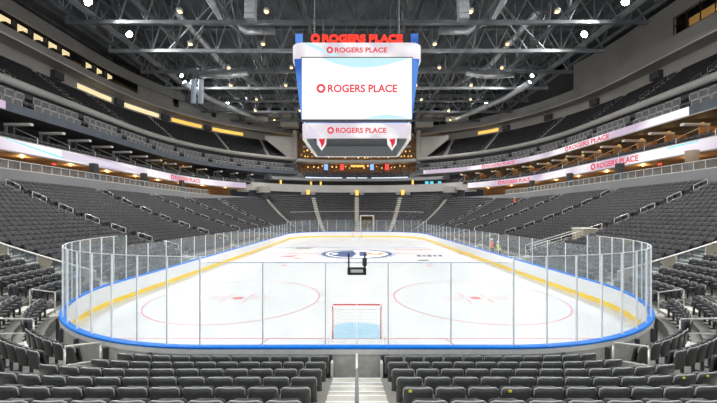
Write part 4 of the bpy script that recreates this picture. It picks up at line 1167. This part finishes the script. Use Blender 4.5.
# ================================================================== PEOPLE
def person(x, y, z, rz, label, vest, h=1.78, lean=.08, hat=True, pose=0):
    k = h/1.78
    J = {'pelvis': (0, 0, .95), 'waist': (0, lean*.3, 1.12), 'chest': (0, lean*.7, 1.34), 'neck': (0, lean, 1.50), 'head': (0, lean+.02, 1.62), 'crown': (0, lean+.02, 1.74)}
    V = list(J.values()); R = [.15, .13, .155, .06, .095, .075]; E = [(0, 1), (1, 2), (2, 3), (3, 4), (4, 5)]
    def chain(root, pts, rad):
        p = root
        for q, r in zip(pts, rad): V.append(q); R.append(r); E.append((p, len(V)-1)); p = len(V)-1
    for sx in (-1, 1):
        chain(0, [(sx*.10, 0, .88), (sx*.11, .03, .50), (sx*.11, -.02, .10), (sx*.12, .12, .04)], [.10, .072, .05, .045])
        fw = (.22 if sx*pose > 0 else .05)
        chain(2, [(sx*.19, lean*.8, 1.42), (sx*.25, lean+.02, 1.14), (sx*.22, lean+.05+fw, .95+fw*.7), (sx*.21, lean+.10+fw, .88+fw*.9)], [.065, .048, .036, .034])
    me = bpy.data.meshes.new('person'); me.from_pydata([tuple(c*k for c in p) for p in V], E, [])
    o = bpy.data.objects.new('person', me); C.objects.link(o)
    sk = o.modifiers.new('skin', 'SKIN'); 
    if not me.skin_vertices: bm = bmesh.new(); bm.from_mesh(me); bm.verts.layers.skin.verify(); bm.to_mesh(me); bm.free()
    for i, r in enumerate(R): me.skin_vertices[0].data[i].radius = (r*k, r*k)
    me.skin_vertices[0].data[0].use_root = True
    ss = o.modifiers.new('sub', 'SUBSURF'); ss.levels = ss.render_levels = 1
    bpy.context.view_layer.update()
    m2 = bpy.data.meshes.new_from_object(o.evaluated_get(bpy.context.evaluated_depsgraph_get()))
    bpy.data.objects.remove(o); m2.name = 'person'
    m2.materials.clear(); m2.materials.append(M['cloth']); m2.materials.append(M['skin'])
    for p in m2.polygons:
        p.use_smooth = True
        c = p.center; p.material_index = 1 if c.z > 1.47*k or (abs(c.x) > .15*k and c.z < (.98+.1)*k and c.z > .8*k) else 0
    o = bpy.data.objects.new('person', m2); C.objects.link(o); o.location = (x, y, z); o.rotation_euler = (0, 0, rz)
    tag(o, label, 'person')
    def sub(name, mb, m):
        me = bpy.data.meshes.new(name); me.from_pydata(mb.v, [], mb.f); me.materials.append(m); me.polygons.foreach_set('use_smooth', [True]*len(me.polygons))
        q = bpy.data.objects.new(name, me); C.objects.link(q); q.parent = o; return q
    mb = MB()
    prof = [(.175, .86), (.175, 1.0), (.165, 1.12), (.19, 1.30), (.185, 1.40), (.10, 1.48)]
    vs = []; fs = []; n = 14
    for r, zz in prof:
        for i in range(n): a = 2*PI*i/n; vs.append((1.18*r*math.cos(a)*k, (.92*r*math.sin(a)+lean*(zz-.95)/.55)*k, zz*k))
    for j in range(len(prof)-1):
        for i in range(n): fs.append((j*n+i, j*n+(i+1) % n, (j+1)*n+(i+1) % n, (j+1)*n+i))
    mb.add(vs, fs); sub('safety_vest', mb, vest)
    mb = MB(); mb.lathe([(.128*k, 1.685*k), (.128*k, 1.70*k), (.112*k, 1.76*k), (.07*k, 1.81*k), (.01, 1.825*k)], (0, (lean+.02)*k, 0), 14); sub('hard_hat', mb, M['helmet'])
    mb = MB(); f = (lean+.115)*k
    for sx in (-1, 1): mb.ball((sx*.035*k, f-.005, 1.635*k), .013*k, 6)
    sub('eye', mb, M['black'])
    mb = MB(); mb.prism([(-.018*k, f-.02, 1.59*k), (.018*k, f-.02, 1.59*k), (0, f-.005, 1.64*k)], (0, .03*k, 0)); sub('nose', mb, M['skin'])
    mb = MB(); mb.bbox((0, f-.012, 1.560*k), (.05*k, .012, .010), .003); sub('mouth', mb, M['hivis_o'])
    return o
T = s2T(T2s(A_FAR[0], 15)+6.2, 15)
xw, yw, *_ = pos(1, A_FAR[0], O0+RP*20+.4); 
person(xw, yw, zrow(20, A_FAR[0])+.01, PI/2+.6, 'person in orange vest and hard hat standing high in the right stand aisle', M['hivis_o'], 1.85, .05, pose=1)
person(13.86, 24.6, .43, 2.4, 'person in orange vest and white helmet behind the right boards, left of pair', M['hivis_o'], 1.80, .10, pose=-1)
person(13.86, 22.9, .43, 1.9, 'person in yellow vest and helmet behind the right boards, right of pair', M['hivis_y'], 1.70, .16, pose=1)

# ================================================================== WORLD, CAMERA, RENDER LOOK
w = bpy.data.worlds.new('arena_world'); bpy.context.scene.world = w; w.use_nodes = True
w.node_tree.nodes['Background'].inputs[0].default_value = (.75, .80, .90, 1); w.node_tree.nodes['Background'].inputs[1].default_value = .8
cam = bpy.data.cameras.new('camera'); co = bpy.data.objects.new('camera', cam); C.objects.link(co)
co.location = (0, CAM_Y, CAM_Z); co.rotation_euler = (PI/2, 0, 0)
cam.sensor_width = 36; cam.lens = FPX/717*36; cam.shift_x = 1.7/717; cam.shift_y = 13.0/717; cam.clip_end = 400; cam.clip_start = .05
sc = bpy.context.scene; sc.camera = co
sc.view_settings.view_transform = 'Standard'; sc.view_settings.look = 'None'; sc.view_settings.gamma = 1.0
sc.view_settings.use_curve_mapping = False; sc.view_settings.exposure = 0.0
sc.cycles.transparent_max_bounces = 32; sc.cycles.max_bounces = 8; sc.cycles.diffuse_bounces = 4
